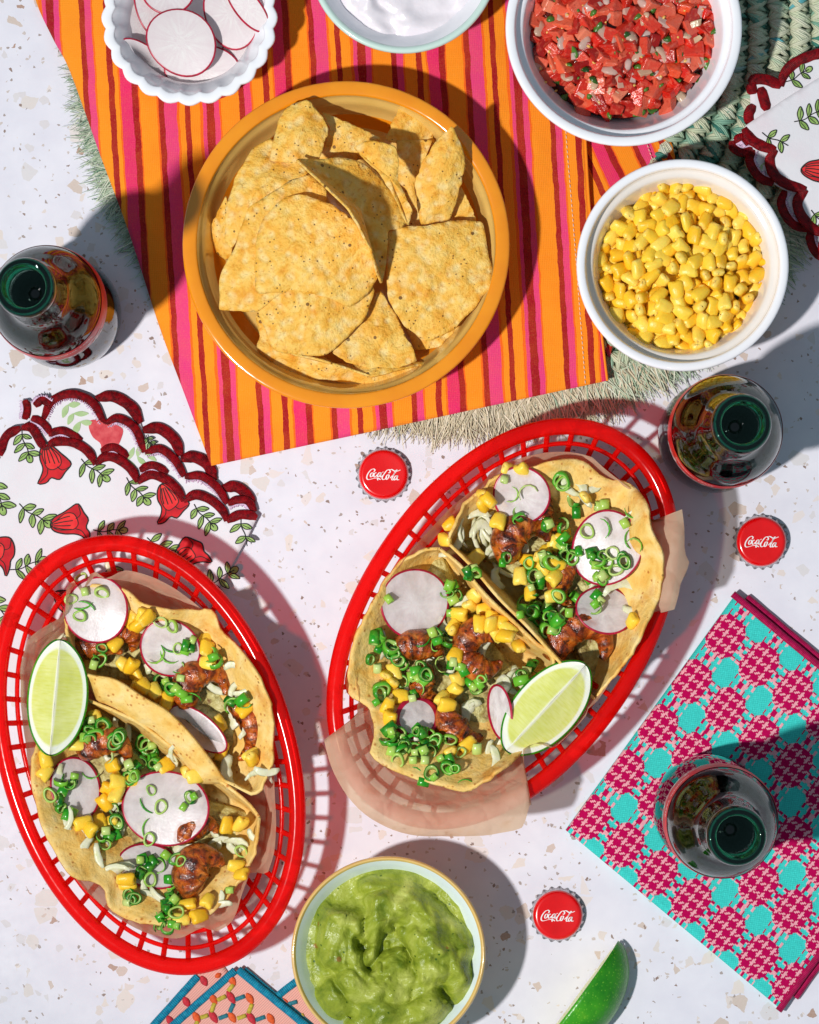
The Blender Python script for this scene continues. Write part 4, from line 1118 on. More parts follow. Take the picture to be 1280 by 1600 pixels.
# ------------------------------------------------------------------ printed and hemmed linens
def ribbon(P, hw, z):
    P = np.asarray(P, float)
    T = np.gradient(P[:, :2], axis=0); T /= np.maximum(np.linalg.norm(T, axis=1, keepdims=True), 1e-9)
    Nn = np.stack([-T[:, 1], T[:, 0]], 1) * (np.broadcast_to(hw, len(P))[:, None])
    V = []; F = []
    for p, n in zip(P[:, :2], Nn):
        V.append((p[0] + n[0], p[1] + n[1])); V.append((p[0] - n[0], p[1] - n[1]))
    for i in range(len(P) - 1):
        F.append((2 * i, 2 * i + 1, 2 * i + 3, 2 * i + 2))
    V = np.array(V)
    return np.c_[V, z(V[:, 0], V[:, 1])], F
def disc(outline, z, n=44):
    O = catmull(outline, n, True); c = O.mean(0)
    V = np.vstack([c[None], O]); F = [(0, 1 + j, 1 + (j + 1) % n) for j in range(n)]
    return np.c_[V, z(V[:, 0], V[:, 1])], F, O
class Print:
    """flat print collected into one part per motif; material slots: fill, second fill, ink"""
    def __init__(s, px, py, size, rot, zf, dz=.5): s.c = (px, py); s.k = size; s.a = rot; s.zf = zf; s.p = []; s.i = []; s.dz = dz + 1.5
    def m(s, pts):
        P = np.asarray(pts, float) * s.k; c, d = math.cos(s.a), math.sin(s.a)
        return np.stack([s.c[0] + P[:, 0] * c - P[:, 1] * d, s.c[1] + P[:, 0] * d + P[:, 1] * c], 1)
    def fill(s, pts, slot, lift):
        v, f, O = disc(s.m(pts), lambda x, y: s.zf(x, y) + s.dz + lift); s.p.append((v, f)); s.i += [slot] * len(f); return O
    def line(s, O, hw, lift, closed=False):
        O = np.vstack([O, O[:2]]) if closed else O
        v, f = ribbon(O, hw, lambda x, y: s.zf(x, y) + s.dz + lift); s.p.append((v, f)); s.i += [2] * len(f)
    def build(s, name, parent, mats):
        V, F, _ = join(s.p); F = [f if area2(V[list(f)][:, :2]) < 0 else f[::-1] for f in F]
        obj(name, WA(V), F, mats, parent, midx=s.i, smooth=False)
def flower(px, py, size, rot, parent, zf, ghost=False):
    q = Print(px, py, size, rot, zf); r = random.Random(int(px * 7 + py))
    j = lambda pts: [(a + r.uniform(-.05, .05), b + r.uniform(-.05, .05)) for a, b in pts]
    O = q.fill(j([(-1, .0), (-.82, .34), (-.3, .5), (.2, .52), (.55, .72), (.85, 1.0), (.95, .6), (.82, .25), (.98, -.1), (.78, -.5), (.5, -.92), (.1, -.8), (-.25, -.6), (-.72, -.36)]), 0, 0)
    if not ghost: q.line(O, 1.0, .5, True)
    O2 = q.fill(j([(-.95, 0), (-.6, .28), (-.1, .34), (.28, .3), (.42, .0), (.25, -.42), (-.1, -.5), (-.6, -.3)]), 1, .25)
    if not ghost:
        q.line(O2, .7, .6, True)
        for t in (-.28, -.1, .08, .24):
            q.line(q.m(catmull([(-.8, t * .5), (-.3, t * 1.1), (.12 + r.uniform(-.1, .1), t * 1.3)], 8)), .75, .8)
        q.line(q.m(catmull([(.3, .3), (.6, .45), (.84, .9)], 8)), .6, .7); q.line(q.m(catmull([(.35, -.2), (.6, -.4), (.55, -.85)], 8)), .6, .75)
    q.build('flower_print', parent, [MT['ghost_red'], MT['ghost_red'], MT['ink']] if ghost else [MT['flower_ink'], MT['flower_ink2'], MT['ink']])
def spray(px, py, size, rot, parent, zf, n=3, ghost=False, bud=False):
    q = Print(px, py, size, rot, zf); r = random.Random(int(px * 3 + py * 5))
    stem = catmull([(-1, -.1), (-.4, .08), (.2, .02), (.9, .12)], 24)
    if not ghost: q.line(q.m(stem), .8, .1)
    for k in range(n):
        for sg in (-1, 1):
            x0, y0 = stem[int((k + .6) / n * 21)]
            a = sg * (1.05 + r.uniform(-.2, .2)) + .25; L = .78 + r.uniform(-.1, .12); w = .15 + r.uniform(-.02, .03)
            dx, dy = math.cos(a), math.sin(a); nx, ny = -dy, dx
            pts = [(x0 + dx * L * s + nx * w * b + .08 * sg * s * s, y0 + dy * L * s + ny * w * b) for s, b in ((0, 0), (.3, .9), (.6, 1), (1, .0), (.6, -1), (.3, -.9))]
            O = q.fill(pts, 0, .02 * k)
            if not ghost:
                q.line(O, .75, .35, True); q.line(q.m([(x0 + dx * L * s, y0 + dy * L * s) for s in (.15, .45, .8)]), .5, .4)
    if bud:
        O = q.fill([(.9 + .26 * math.cos(t), .12 + .2 * math.sin(t)) for t in np.linspace(0, 5.6, 8)], 0, .05); q.line(O, .7, .35, True)
    q.build('leaf_print', parent, [MT['ghost_leaf'], MT['ghost_leaf'], MT['ink']] if ghost else [MT['leaf_ink'], MT['leaf_ink'], MT['ink']])
def sheet(name, outline, z, zf, mat, parent, th=2.0, step=9.0, **kw):
    """flat cloth piece of any outline, triangulated with an inner grid so that it can undulate"""
    from mathutils.geometry import delaunay_2d_cdt
    O = np.asarray(outline, float)
    L = np.linalg.norm(np.diff(np.vstack([O, O[:1]]), axis=0), axis=1).sum()
    O = resample(O, int(L / 6), True)
    x0, y0 = O.min(0); x1, y1 = O.max(0)
    gx, gy = np.meshgrid(np.arange(x0, x1, step), np.arange(y0, y1, step))
    gx = gx.ravel() + (np.arange(gx.size) % 2) * .3; gy = gy.ravel()
    m = inside(gx, gy, O); gx, gy = gx[m], gy[m]
    dmin = np.min(np.hypot(gx[:, None] - O[None, :, 0], gy[:, None] - O[None, :, 1]), axis=1)
    pts = np.vstack([O, np.c_[gx, gy][dmin > 4]])
    n = len(O)
    vs, es, fs, *_ = delaunay_2d_cdt([Vector(p) for p in pts.tolist()], [(i, (i + 1) % n) for i in range(n)], [], 1, 1e-5)
    v = np.array([(p[0], p[1]) for p in vs]); f = [tuple(q) for q in fs]
    f = [q if area2(v[list(q)]) < 0 else q[::-1] for q in f]
    V2, F2 = shell(WA(np.c_[v, zf(v[:, 0], v[:, 1])]), f, th)
    return obj(name, V2, F2, mat, parent)
def border(arcs, zf, parent, mat, hw=8, hh=3.2, name='scalloped_border', lift=1.2, lilac=None):
    parts = []; T = []
    for a in arcs:
        P = catmull(a, 26)
        taper = np.minimum(1, .55 + np.sin(np.linspace(0, np.pi, 26)) * .8)
        v, f, t = sweep(WA(np.c_[P, zf(P[:, 0], P[:, 1]) + lift]), hw * taper * (1 + .14 * vn(P[:, 0] / 9, P[:, 1] / 9, 30)), hh * .7 * taper, 10); parts.append((v, f)); T += list(t)
    V, F, _ = join(parts)
    obj(name, V, F, mat, parent, attrs={'t': ('POINT', 'FLOAT', T)})
    if lilac:
        parts = []; r = random.Random(3)
        for a in arcs:
            P = catmull(a, 40); Tn = np.gradient(P, axis=0); Tn /= np.linalg.norm(Tn, axis=1, keepdims=True); Nn = np.stack([-Tn[:, 1], Tn[:, 0]], 1) * lilac
            for p, n_ in zip(P[1:-1], Nn[1:-1]):
                o = p + n_ * (hw * .75); e = o + n_ * r.uniform(2.5, 5) + np.array([r.uniform(-1.5, 1.5), r.uniform(-1.5, 1.5)])
                z = float(zf(p[0], p[1])) + 2.6
                v, f, _ = sweep(WA([(o[0], o[1], z + 1), ((o[0] + e[0]) / 2, (o[1] + e[1]) / 2, z + .6), (e[0], e[1], z - 1)]), .8, .6, 4); parts.append((v, f))
        V, F, _ = join(parts); obj('loose_stitches', V, F, MT['lilac_thread'], parent, kind='stuff')
ZN = lambda pts: [Z('N', *p) for p in pts]
ZM = lambda pts: [Z('M', *p) for p in pts]

# --- floral napkin at the left
def floral_left():
    c = W(190, 800, 0)
    t = thing('floral_napkin', c[0], c[1], 0, 'folded white floral napkin with red scalloped edge, under the left taco basket', 'cloth napkin')
    z1 = lambda x, y: 11.5 + 2.0 * vn(np.asarray(x) / 120, np.asarray(y) / 120, 3) + .7 * vn(np.asarray(x) / 30, np.asarray(y) / 30, 4)
    z2 = lambda x, y: 7.5 + 1.5 * vn(np.asarray(x) / 90, np.asarray(y) / 90, 5)
    z3 = lambda x, y: 3.5 + 0 * np.asarray(x)
    top = [ZN(a) for a in ([(-160, 520), (-120, 420), (-60, 390), (0, 372)], [(0, 372), (30, 280), (100, 238)], [(103, 240), (150, 238), (190, 300), (218, 345)], [(218, 345), (262, 306), (350, 310), (420, 352), (455, 415)], [(455, 415), (500, 378), (560, 386), (628, 440), (655, 500)],
                            [(655, 500), (716, 462), (795, 488), (850, 540), (875, 590)], [(875, 590), (930, 558), (1000, 580), (1060, 632), (1080, 684)], [(1080, 684), (1135, 655), (1190, 655), (1225, 668)])]
    O = [p for a in top for p in a[:-1]] + ZN([(1225, 668), (1180, 760), (1040, 1010)]) + [(300, 1010), (190, 1180), (60, 1120), (-90, 1010), (-90, 850)]
    mid = [ZN(a) for a in ([(205, 200), (250, 112), (345, 80), (440, 120), (500, 220)], [(500, 220), (560, 196), (640, 240), (690, 356)], [(690, 356), (762, 342), (830, 392), (880, 470)], [(880, 470), (960, 472), (1030, 520), (1085, 600)], [(1085, 600), (1130, 585), (1180, 590), (1215, 640)])]
    O2 = [p for a in mid for p in a[:-1]] + ZN([(1215, 640), (1100, 760), (700, 800), (300, 600), (190, 330)])
    low = [ZN(a) for a in ([(455, 100), (540, 90), (625, 140), (670, 218)], [(680, 250), (760, 242), (832, 298), (860, 372)], [(862, 388), (925, 378), (990, 415), (1022, 492)], [(1055, 528), (1125, 520), (1180, 562), (1205, 622)])]
    O3 = [p for a in low for p in a] + ZN([(1150, 720), (700, 760), (350, 500), (330, 200)])
    sheet('bottom_fold', O3, 0, z3, MT['linen'], t, 2.0)
    sheet('middle_fold', O2, 0, z2, MT['linen'], t, 2.0)
    sheet('top_fold', O, 0, z1, MT['linen'], t, 2.4)
    border(low, z3, t, MT['red_thread'], 9, 3)
    border(mid, z2, t, MT['red_thread'], 7.5, 3, lilac=1)
    border([a for a in top], z1, t, MT['red_thread'], 7.5, 3.4)
    border([ZN([(120, 105), (128, 150), (118, 200)]), ZN([(240, 128), (200, 105), (165, 135)]), ZN([(150, 190), (200, 215), (240, 260)]), ZN([(230, 270), (300, 255), (390, 300)]), ZN([(480, 350), (545, 335), (610, 380)]), ZN([(665, 440), (730, 420), (800, 455)])],
           lambda x, y: 9.5 + 0 * np.asarray(x), t, MT['red_thread'], 7, 2.6, lilac=1)
    v, f, _ = patch([Z('N', *p) + (8,) for p in ((125, 110), (240, 120), (235, 230), (150, 215))], 40, 4); V2, F2 = shell(WA(v), f, 1.5); obj('corner_fold', V2, F2, MT['linen'], t)
    for x, y, k, r in ((245, 400, 30, 1.25), (330, 695, 31, -.1), (805, 590, 29, 1.2), (-20, 830, 31, .3), (895, 850, 29, -.6), (330, 1080, 29, .7)):
        flower(*Z('N', x, y), k, r, t, z1)
    for x, y, k, r, n in ((125, 320, 25, 1.2, 3), (450, 435, 26, .55, 3), (165, 650, 29, .5, 3), (655, 535, 26, .75, 3), (975, 660, 25, .75, 3), (1165, 735, 25, 1.25, 2), (520, 725, 25, -.1, 3), (770, 800, 26, .4, 3), (1050, 950, 27, -.6, 3), (130, 890, 28, -.4, 3), (-5, 560, 28, 1.2, 3), (0, 1100, 28, .9, 3), (560, 950, 26, .9, 3)):
        spray(*Z('N', x, y), k, r, t, z1, n, bud=(n == 3))
    flower(*Z('N', 495, 270), 29, .8, t, z2, True)
    for x, y, k, r in ((360, 175, 28, .9), (660, 370, 26, -.4), (720, 310, 14, .9)): spray(*Z('N', x, y), k, r, t, z2, 3, ghost=(x < 700))
floral_left()

# --- floral napkin at the upper right
def floral_right():
    c = W(1250, 210, 30)
    t = thing('floral_napkin', c[0], c[1], 26, 'folded white floral napkin with scalloped edge lying on the raffia mat', 'cloth napkin')
    z1 = lambda x, y: 44 + 2.0 * vn(np.asarray(x) / 100, np.asarray(y) / 100, 6)
    z2 = lambda x, y: 36 + 0 * np.asarray(x)
    z3 = lambda x, y: 39 + 1.5 * vn(np.asarray(x) / 80, np.asarray(y) / 80, 7)
    A = [ZM(a) for a in ([(650, 800), (690, 865), (760, 910), (850, 935)], [(850, 935), (812, 1000), (840, 1090), (920, 1150), (1040, 1185)], [(1040, 1185), (985, 1260), (1010, 1350), (1080, 1425), (1170, 1470)], [(1170, 1470), (1150, 1560), (1240, 1660)])]
    O = [p for a in A for p in a[:-1]] + ZM([(1240, 1660), (1500, 1640), (1500, 240), (1120, 485), (900, 622), (660, 785)])
    B = [ZM(a) for a in ([(575, 880), (590, 925), (640, 950), (705, 935)], [(705, 935), (690, 1010), (745, 1100), (835, 1150)], [(905, 1190), (888, 1280), (950, 1390), (1060, 1440)], [(1060, 1450), (1080, 1540), (1140, 1620)])]
    O2 = [p for a in B for p in a] + ZM([(1300, 1650), (1300, 1000), (900, 700), (620, 830)])
    U = [ZM(a) for a in ([(685, 520), (720, 495), (800, 500), (882, 540)], [(882, 540), (900, 470), (960, 400), (1050, 355), (1130, 335), (1230, 345)])]
    O3 = [p for a in U for p in a] + ZM([(1500, 330), (1500, 500), (1100, 700), (760, 800), (700, 770), (690, 640)])
    sheet('bottom_fold', O2, 0, z2, MT['linen'], t); sheet('back_fold', O3, 0, z3, MT['linen'], t); sheet('top_fold', O, 0, z1, MT['linen'], t, 2.4)
    border(B, z2, t, MT['red_thread'], 8, 3, lilac=-1)
    border(U + [ZM([(755, 545), (775, 620), (795, 690)]), ZM([(712, 655), (680, 715), (690, 785)]), ZM([(690, 520), (700, 560), (705, 590)])], z3, t, MT['red_thread'], 8.5, 3.2)
    border(A, z1, t, MT['red_thread'], 8.5, 3.4)
    border([ZM([(590, 880), (640, 860), (680, 900)])], z3, t, MT['red_thread'], 7, 3, lilac=1)
    flower(*Z('M', 1120, 1075), 28, .2, t, z1)
    for x, y, k, r, n in ((1060, 720, 26, -.5, 3), (850, 870, 24, .35, 2), (1150, 1380, 26, .6, 3)): spray(*Z('M', x, y), k, r, t, z1, n)
    spray(*Z('M', 985, 470), 22, -.6, t, z3, 2, bud=True); spray(*Z('M', 790, 1040), 14, .6, t, z2, 2, ghost=True)
floral_right()

# --- turquoise napkin woven with magenta houndstooth
def woven():
    L0 = np.array([884.0, 1297.0]); eb = np.array([.768, .640]); ea = np.array([.585, -.811])
    Sx, Tx = 436.0, 452.0
    av = np.array([-52.7, 70.6]); bv = np.array([52.5, 43.8]); c0 = np.array([1133.7, 994.0])
    Mi = np.linalg.inv(np.stack([av, bv], 1))
    ds = 68.4 / 33; dt = 88.1 / 42
    ns, nt_ = int(Sx / ds), int(Tx / dt)
    s = np.arange(ns + 1) * ds; tt = np.arange(nt_ + 1) * dt
    SS, TT = np.meshgrid(s, tt, indexing='ij')
    P = L0 + SS[..., None] * eb + TT[..., None] * ea
    ii, jj = np.meshgrid(np.arange(ns + 1), np.arange(nt_ + 1), indexing='ij')
    e = np.minimum(np.minimum(SS, TT), 8)
    z = 14.5 - 7 * (1 - e / 8) ** 2 + .45 * np.cos(np.pi * (ii + jj)) + 2.2 * vn(P[..., 0] / 110, P[..., 1] / 110, 12)
    # colours, one woven cell each
    cs = L0 + (SS[:-1, :-1, None] + ds / 2) * eb + (TT[:-1, :-1, None] + dt / 2) * ea
    q = (cs - c0) @ Mi.T
    al = q[..., 0] - np.round(q[..., 0]); be = q[..., 1] - np.round(q[..., 1])
    TQ = np.array(lin((70, 214, 204))); TQ2 = np.array(lin((56, 198, 190))); MG = np.array(lin((188, 0, 82))); PKc = np.array(lin((238, 168, 178)))
    colr = np.where(((ii[:-1, :-1] + jj[:-1, :-1]) % 2 == 0)[..., None], TQ, TQ2)
    lift = np.zeros(al.shape)
    A_, B_ = np.abs(al), np.abs(be)
    body = (A_ < .365) & (B_ < .385) & (A_ + B_ < .60)
    xi = np.round(al * 42).astype(int) + 400; yi = np.round(be * 33).astype(int) + 400
    warp = (xi % 8 < 5); weft = (yi % 8 < 6)
    hd = np.where((xi + yi) % 4 < 2, warp, weft).astype(int)
    colr = np.where((body & (hd == 1))[..., None], MG, np.where((body & (hd == 0))[..., None], PKc, colr))
    edge = ((A_ > .36) & (A_ < .46) & (B_ < .27) & (np.abs(np.mod(B_ * 11, 2) - 1) < .5)) | ((B_ > .38) & (B_ < .475) & (A_ < .26) & (np.abs(np.mod(A_ * 14, 2) - 1) < .5))
    pinkside = np.where(A_ > .36, be > np.round(be * 5.5) / 5.5, al < np.round(al * 7) / 7)
    colr = np.where((edge & pinkside)[..., None], PKc, np.where(edge[..., None], MG, colr))
    bar = (((A_ > .45) & (B_ < .11)) | ((B_ > .45) & (A_ < .08)))
    colr = np.where((bar & (be + al * .2 > 0))[..., None] if False else (bar & (np.where(A_ > .45, be, al) > 0))[..., None], PKc, np.where(bar[..., None], MG, colr))
    colr = colr * (0.93 + .14 * nrs.rand(*colr.shape[:2], 1)); colr[..., 3] = 1
    lift += np.where(body | edge | bar, 1.4, 0)
    zl = np.zeros(z.shape); zl[:-1, :-1] += lift * .5; zl[1:, 1:] += lift * .5
    z = z + zl
    V = WA(np.stack([P[..., 0].ravel(), P[..., 1].ravel(), z.ravel()], 1))
    F = [f for f in gridF(ns + 1, nt_ + 1)]
    if normals(V, F)[500][2] < 0: F = [f[::-1] for f in F]
    n = len(V)
    # fold sides down to the table
    rim = [i * (nt_ + 1) for i in range(ns, -1, -1)] + list(range(1, nt_ + 1)) + [i * (nt_ + 1) + nt_ for i in range(1, ns + 1)] + [ns * (nt_ + 1) + j for j in range(nt_ - 1, 0, -1)]
    Vr = V[rim].copy(); Vr[:, 2] = .5; V = np.vstack([V, Vr]); m = len(rim)
    F2 = [(rim[k], rim[(k + 1) % m], n + (k + 1) % m, n + k) for k in range(m)]
    colf = np.vstack([colr.reshape(-1, 4), np.tile(TQ2, (m, 1))])
    c = W(1110, 1260, 0)
    t = thing('woven_napkin', c[0], c[1], 0, 'folded turquoise napkin woven with magenta houndstooth, under the lower right bottle', 'cloth napkin')
    obj('folded_cloth', V, F + F2, MT['woven'], t, attrs={'yarn': ('FACE', 'FLOAT_COLOR', colf)})
    for dz, off, hh in ((14.5, 0, 4.2), (6, 13, 4.0)):
        for side in (0, 1):
            if side == 0: pts = [L0 + ea * (Tx + off * .75) + eb * q for q in np.linspace(-4 + off * 1.6, Sx, 70)]
            else: pts = [L0 + eb * (Sx + off * .7) + ea * q for q in np.linspace(-4 + off * 2.5, Tx, 70)]
            pts = np.array(pts); wz = 1.6 * vn(pts[:, 0] / 30, pts[:, 1] / 30, 13)
            v, f, tt_ = sweep(WA(np.c_[pts[:, 0] + 1.2 * vn(pts[:, 0] / 25, pts[:, 1] / 25, 14), pts[:, 1], dz + wz]), 5.6, hh, 10)
            obj('hem', v, f, MT['magenta_thread'], t, attrs={'t': ('POINT', 'FLOAT', tt_)})
woven()

# --- pink napkin with a blue border and embroidered honeycomb
def pink_napkin():
    c = W(360, 1570, 0)
    t = thing('embroidered_napkin', c[0], c[1], 0, 'pink napkin with blue stitched border and honeycomb embroidery, between left basket and guacamole bowl', 'cloth napkin')
    ZB = lambda p: np.array(Z('B', *p))
    def layer(pts, z, hems, name):
        v, f, _ = patch([tuple(ZB(p)) + (z,) for p in pts], 70, 10, lambda px, py, s: .8 * vn(px / 30, py / 30, 15))
        V2, F2 = shell(WA(v), f, 2.2)
        al = (v[:, 0] + v[:, 1]) * .7
        obj(name, V2, F2, MT['twill'], t, attrs={'along': ('POINT', 'FLOAT', np.r_[al, al])})
        for a, b in hems:
            P = np.array([ZB(a) * (1 - q) + ZB(b) * q for q in np.linspace(0, 1, 34)]); P[:, 0] += .9 * vn(P[:, 0] / 14, P[:, 1] / 14, 16)
            v, f, tt = sweep(WA(np.c_[P, np.full(34, z + 1.2)]), 6.2, 3.4, 9)
            obj('blue_border', v, f, MT['blue_thread'], t, attrs={'t': ('POINT', 'FLOAT', tt)})
    layer([(360, 205), (560, 130), (700, 330), (560, 700), (-60, 700)], 3, [((375, 215), (-40, 680))], 'back_fold')
    layer([(950, 378), (1070, 285), (1200, 240), (1400, 700), (900, 700)], 4, [((935, 385), (1110, 250)), ((950, 385), (1230, 640))], 'right_fold')
    layer([(655, 165), (680, 170), (1280, 680), (1200, 760), (60, 760), (80, 670)], 11, [((652, 172), (90, 670)), ((672, 165), (1290, 675))], 'front_fold')
    v, f, tt = sweep(WA([tuple(ZB((690 + 560 * q + 28, 165 + 470 * q))) + (5.5,) for q in np.linspace(0, 1, 20)]), 5, 3, 8); obj('blue_border', v, f, MT['blue_thread'], t, attrs={'t': ('POINT', 'FLOAT', tt)})
    def oval(x, y, z, m, L=11.5, w=5.6, a=1.02):
        p = ZB((x, y)); d = np.array([math.cos(a), math.sin(a)])
        P = np.array([p + d * q for q in np.linspace(-L, L, 9)])
        v, f, _ = sweep(WA(np.c_[P, np.full(9, z)]), w * np.sin(np.linspace(.25, math.pi - .25, 9)), 2.0 * np.sin(np.linspace(.3, math.pi - .3, 9)), 8)
        obj('embroidered_stitch', v, f, MT[m], t)
    for x, y in ((620, 370), (490, 515), (770, 525)): oval(x, y, 13, 'yarn_red')
    for x, y in ((420, 250), (290, 405), (170, 545)): oval(x, y, 5, 'yarn_red', 9)
    for x, y in ((628, 245), (760, 380), (490, 385), (365, 520), (630, 520), (915, 530)): oval(x, y, 13, 'yarn_orange', 9.5)
    oval(1020, 415, 6, 'yarn_orange', 9); oval(525, 210, 5, 'yarn_orange', 4)
    for m, z, l in (('yarn_yellow', 12.8, [((640, 275), (600, 325)), ((520, 392), (582, 362)), ((500, 412), (475, 482)), ((778, 420), (750, 490)), ((395, 522), (452, 503)), ((668, 528), (732, 505)), ((375, 545), (350, 600))]),
                    ('yarn_teal', 12.8, [((655, 388), (722, 362)), ((640, 418), (612, 482)), ((530, 528), (596, 503)), ((805, 540), (872, 515))]), ('yarn_teal', 5.5, [((1045, 422), (1112, 402))]), ('yarn_yellow', 5.5, [((1120, 520), (1160, 500))])):
        for a, b in l:
            v, f, _ = sweep(WA([tuple(ZB(a) * (1 - q) + ZB(b) * q) + (z,) for q in np.linspace(0, 1, 5)]), 3.6, 1.8, 7); obj('embroidered_stitch', v, f, MT[m], t)
pink_napkin()

# ------------------------------------------------------------------ lime wedges
def lime(px, py, z, a, b, rot, ph0, ph1, label, roll=0.0):
    """axis along x; sector from ph0 to ph1 (degrees round the axis, 90 = up)"""
    c = np.array(W(px, py, z))
    t = thing('lime_wedge', c[0], c[1], z, label, 'lime wedge', 'lime wedges')
    t['_org'] = [float(v) for v in c]
    def M(x, r, ph):
        p = math.radians(ph); y = r * math.cos(p); zz = r * math.sin(p)
        cr, sr = math.cos(rot), math.sin(rot)
        return (c[0] + x * cr - y * sr, c[1] + x * sr + y * cr, c[2] + zz)
    nt_ = 40; th = np.linspace(0.0, math.pi, nt_); ns = 12
    X = lambda t_: a * (math.cos(t_) + .05 * math.copysign(abs(math.cos(t_)) ** 14, math.cos(t_)))
    for ph, flip in ((ph0, False), (ph1, True)):
        V = []; ray = []; ed = []; rd = []
        for i, t_ in enumerate(th):
            for j in range(ns):
                s = j / (ns - 1)
                sag = -1.2 * math.sin(math.pi * s) + 0.9 * float(vn(X(t_) / 12, s * 5, 5))
                x, r = X(t_), b * math.sin(t_) * s
                p = np.array(M(x, r, ph)); nrm = np.array(M(0, 1, ph + (-90 if not flip else 90))) - c
                V.append(p + nrm * sag * (s < .97) * -1 * -1); ray.append(math.cos(t_)); ed.append(math.sqrt(math.cos(t_) ** 2 + (math.sin(t_) * s) ** 2)); rd.append(s)
        F = gridF(nt_, ns)
        if flip: F = [f[::-1] for f in F]
        obj('flesh', V, F, MT['lime_pulp'], t, attrs={'ray': ('POINT', 'FLOAT', ray), 'edge': ('POINT', 'FLOAT', ed), 'ridge': ('POINT', 'FLOAT', rd)})
    V = []; npn = 20
    for t_ in th:
        for j in range(npn):
            u = max(0, min(1, (j - 1) / (npn - 3))); ph = ph0 + (ph1 - ph0) * u
            V.append(M(X(t_) * 1.02, b * math.sin(t_) + (3.0 if 0 < j < npn - 1 else -.6), ph + (2.5 if j == 0 else 0) * 0))
    obj('rind', V, gridF(nt_, npn), MT['lime_rind'], t)
    return t
lime(903, 1554, 10, 98, 62, math.atan2(74, 55), 88, 180, "dark green lime wedge lying rind up on the table at the bottom edge")
obs = bpy.data.objects
def fix_lime():
    pass
# ------------------------------------------------------------------ baskets
def basket(px, py, a, b, ang, z0, label):
    """oval red plastic basket; ang = photo angle of the long axis from vertical (leaning left positive)"""
    h = 138.0
    k = 1 - h / HC
    c = W(px, py, h)
    t = thing('food_basket', c[0], c[1], z0, label, 'food basket', 'red plastic food baskets')
    A, B = a * k, b * k
    dx, dy = -math.sin(ang), math.cos(ang)             # long axis in world (x, y up)
    def E(s_in, th, z):
        e = (abs(math.cos(th)) ** 2.08 + abs(math.sin(th)) ** 2.08) ** (-1 / 2.08)
        x = (A - s_in) * math.cos(th) * e; y = (B - s_in) * math.sin(th) * e
        return (c[0] + dx * x + dy * y, c[1] + dy * x - dx * y, z)
    n = 140
    TH = np.linspace(0, 2 * math.pi, n, endpoint=False)
    # rim: a fat rolled lip
    prof = [(0, 0.0), (-.5, 7), (2, 14), (8, 18), (15, 19), (22, 17.5), (26.5, 12), (27.5, 4), (26, -3), (22, -7), (6, -7), (2, -4)]
    V = [E(s * .92, th, h - 14 + z) for s, z in prof for th in TH]
    F = gridF(len(prof), n, True, True)
    obj('rolled_rim', V, F, MT['red_plastic'], t)
    s0, s1, zt, zb = 24, 92, h - 16, z0 + 9
    def wall(f, th): return E(s0 + (s1 - s0) * f, th, zt + (zb - zt) * f)
    for f, w, hh in ((.20, 3.6, 3.6), (.52, 4.2, 3.6), (.86, 4.5, 4)):
        v, ff, _ = sweep([wall(f, th) for th in TH], w, hh, 6, True); obj('wall_ring', v, ff, MT['red_plastic'], t)
    # evenly spaced ribs
    dense = np.array([E(40, th, 0) for th in np.linspace(0, 2 * math.pi, 721)])
    L = np.r_[0, np.cumsum(np.linalg.norm(np.diff(dense, axis=0), axis=1))]
    for q in range(44):
        th = float(np.interp(L[-1] * q / 44, L, np.linspace(0, 2 * math.pi, 721)))
        P = [wall(f, th) for f in (-.06, .2, .5, .8, 1.0)]
        v, ff, _ = sweep(P, [4.2, 4.4, 4.4, 4.8, 5], [2.6] * 5, 6); obj('rib', v, ff, MT['red_plastic'], t)
    # base: ring and criss-cross bars
    v, ff, _ = sweep([E(s1 + 3, th, zb) for th in TH], 7, 4.5, 8, True); obj('base_ring', v, ff, MT['red_plastic'], t)
    parts = []
    ra, rb = A - s1 - 3, B - s1 - 3
    for sg in (1, -1):
        for o in np.arange(-ra * 1.4, ra * 1.4, 34):
            pts = []
            for u in np.linspace(-1, 1, 81):
                x = o + u * rb * .8 * sg; y = u * rb
                if (x / ra) ** 2 + (y / rb) ** 2 <= 1: pts.append((x, y))
            if len(pts) > 4:
                p, q = pts[0], pts[-1]
                PP = [(c[0] + dx * x + dy * y, c[1] + dy * x - dx * y, zb - 1 + (.8 if sg > 0 else 0)) for x, y in (p, ((p[0] + q[0]) / 2, (p[1] + q[1]) / 2), q)]
                v, ff, _ = sweep(PP, 3.4, 2.4, 6); parts.append((v, ff))
    V, F, _ = join(parts); obj('base_grid', V, F, MT['red_plastic'], t)
    return E, (A, B, c, dx, dy)
EL, GL = basket(230.6, 1180, 353, 230, .314, 10, 'red oval plastic basket at the lower left, holding two shrimp tacos')
ER, GR = basket(785.6, 974.6, 352.6, 226.6, -.59, 0, 'red oval plastic basket in the middle right, holding two shrimp tacos')

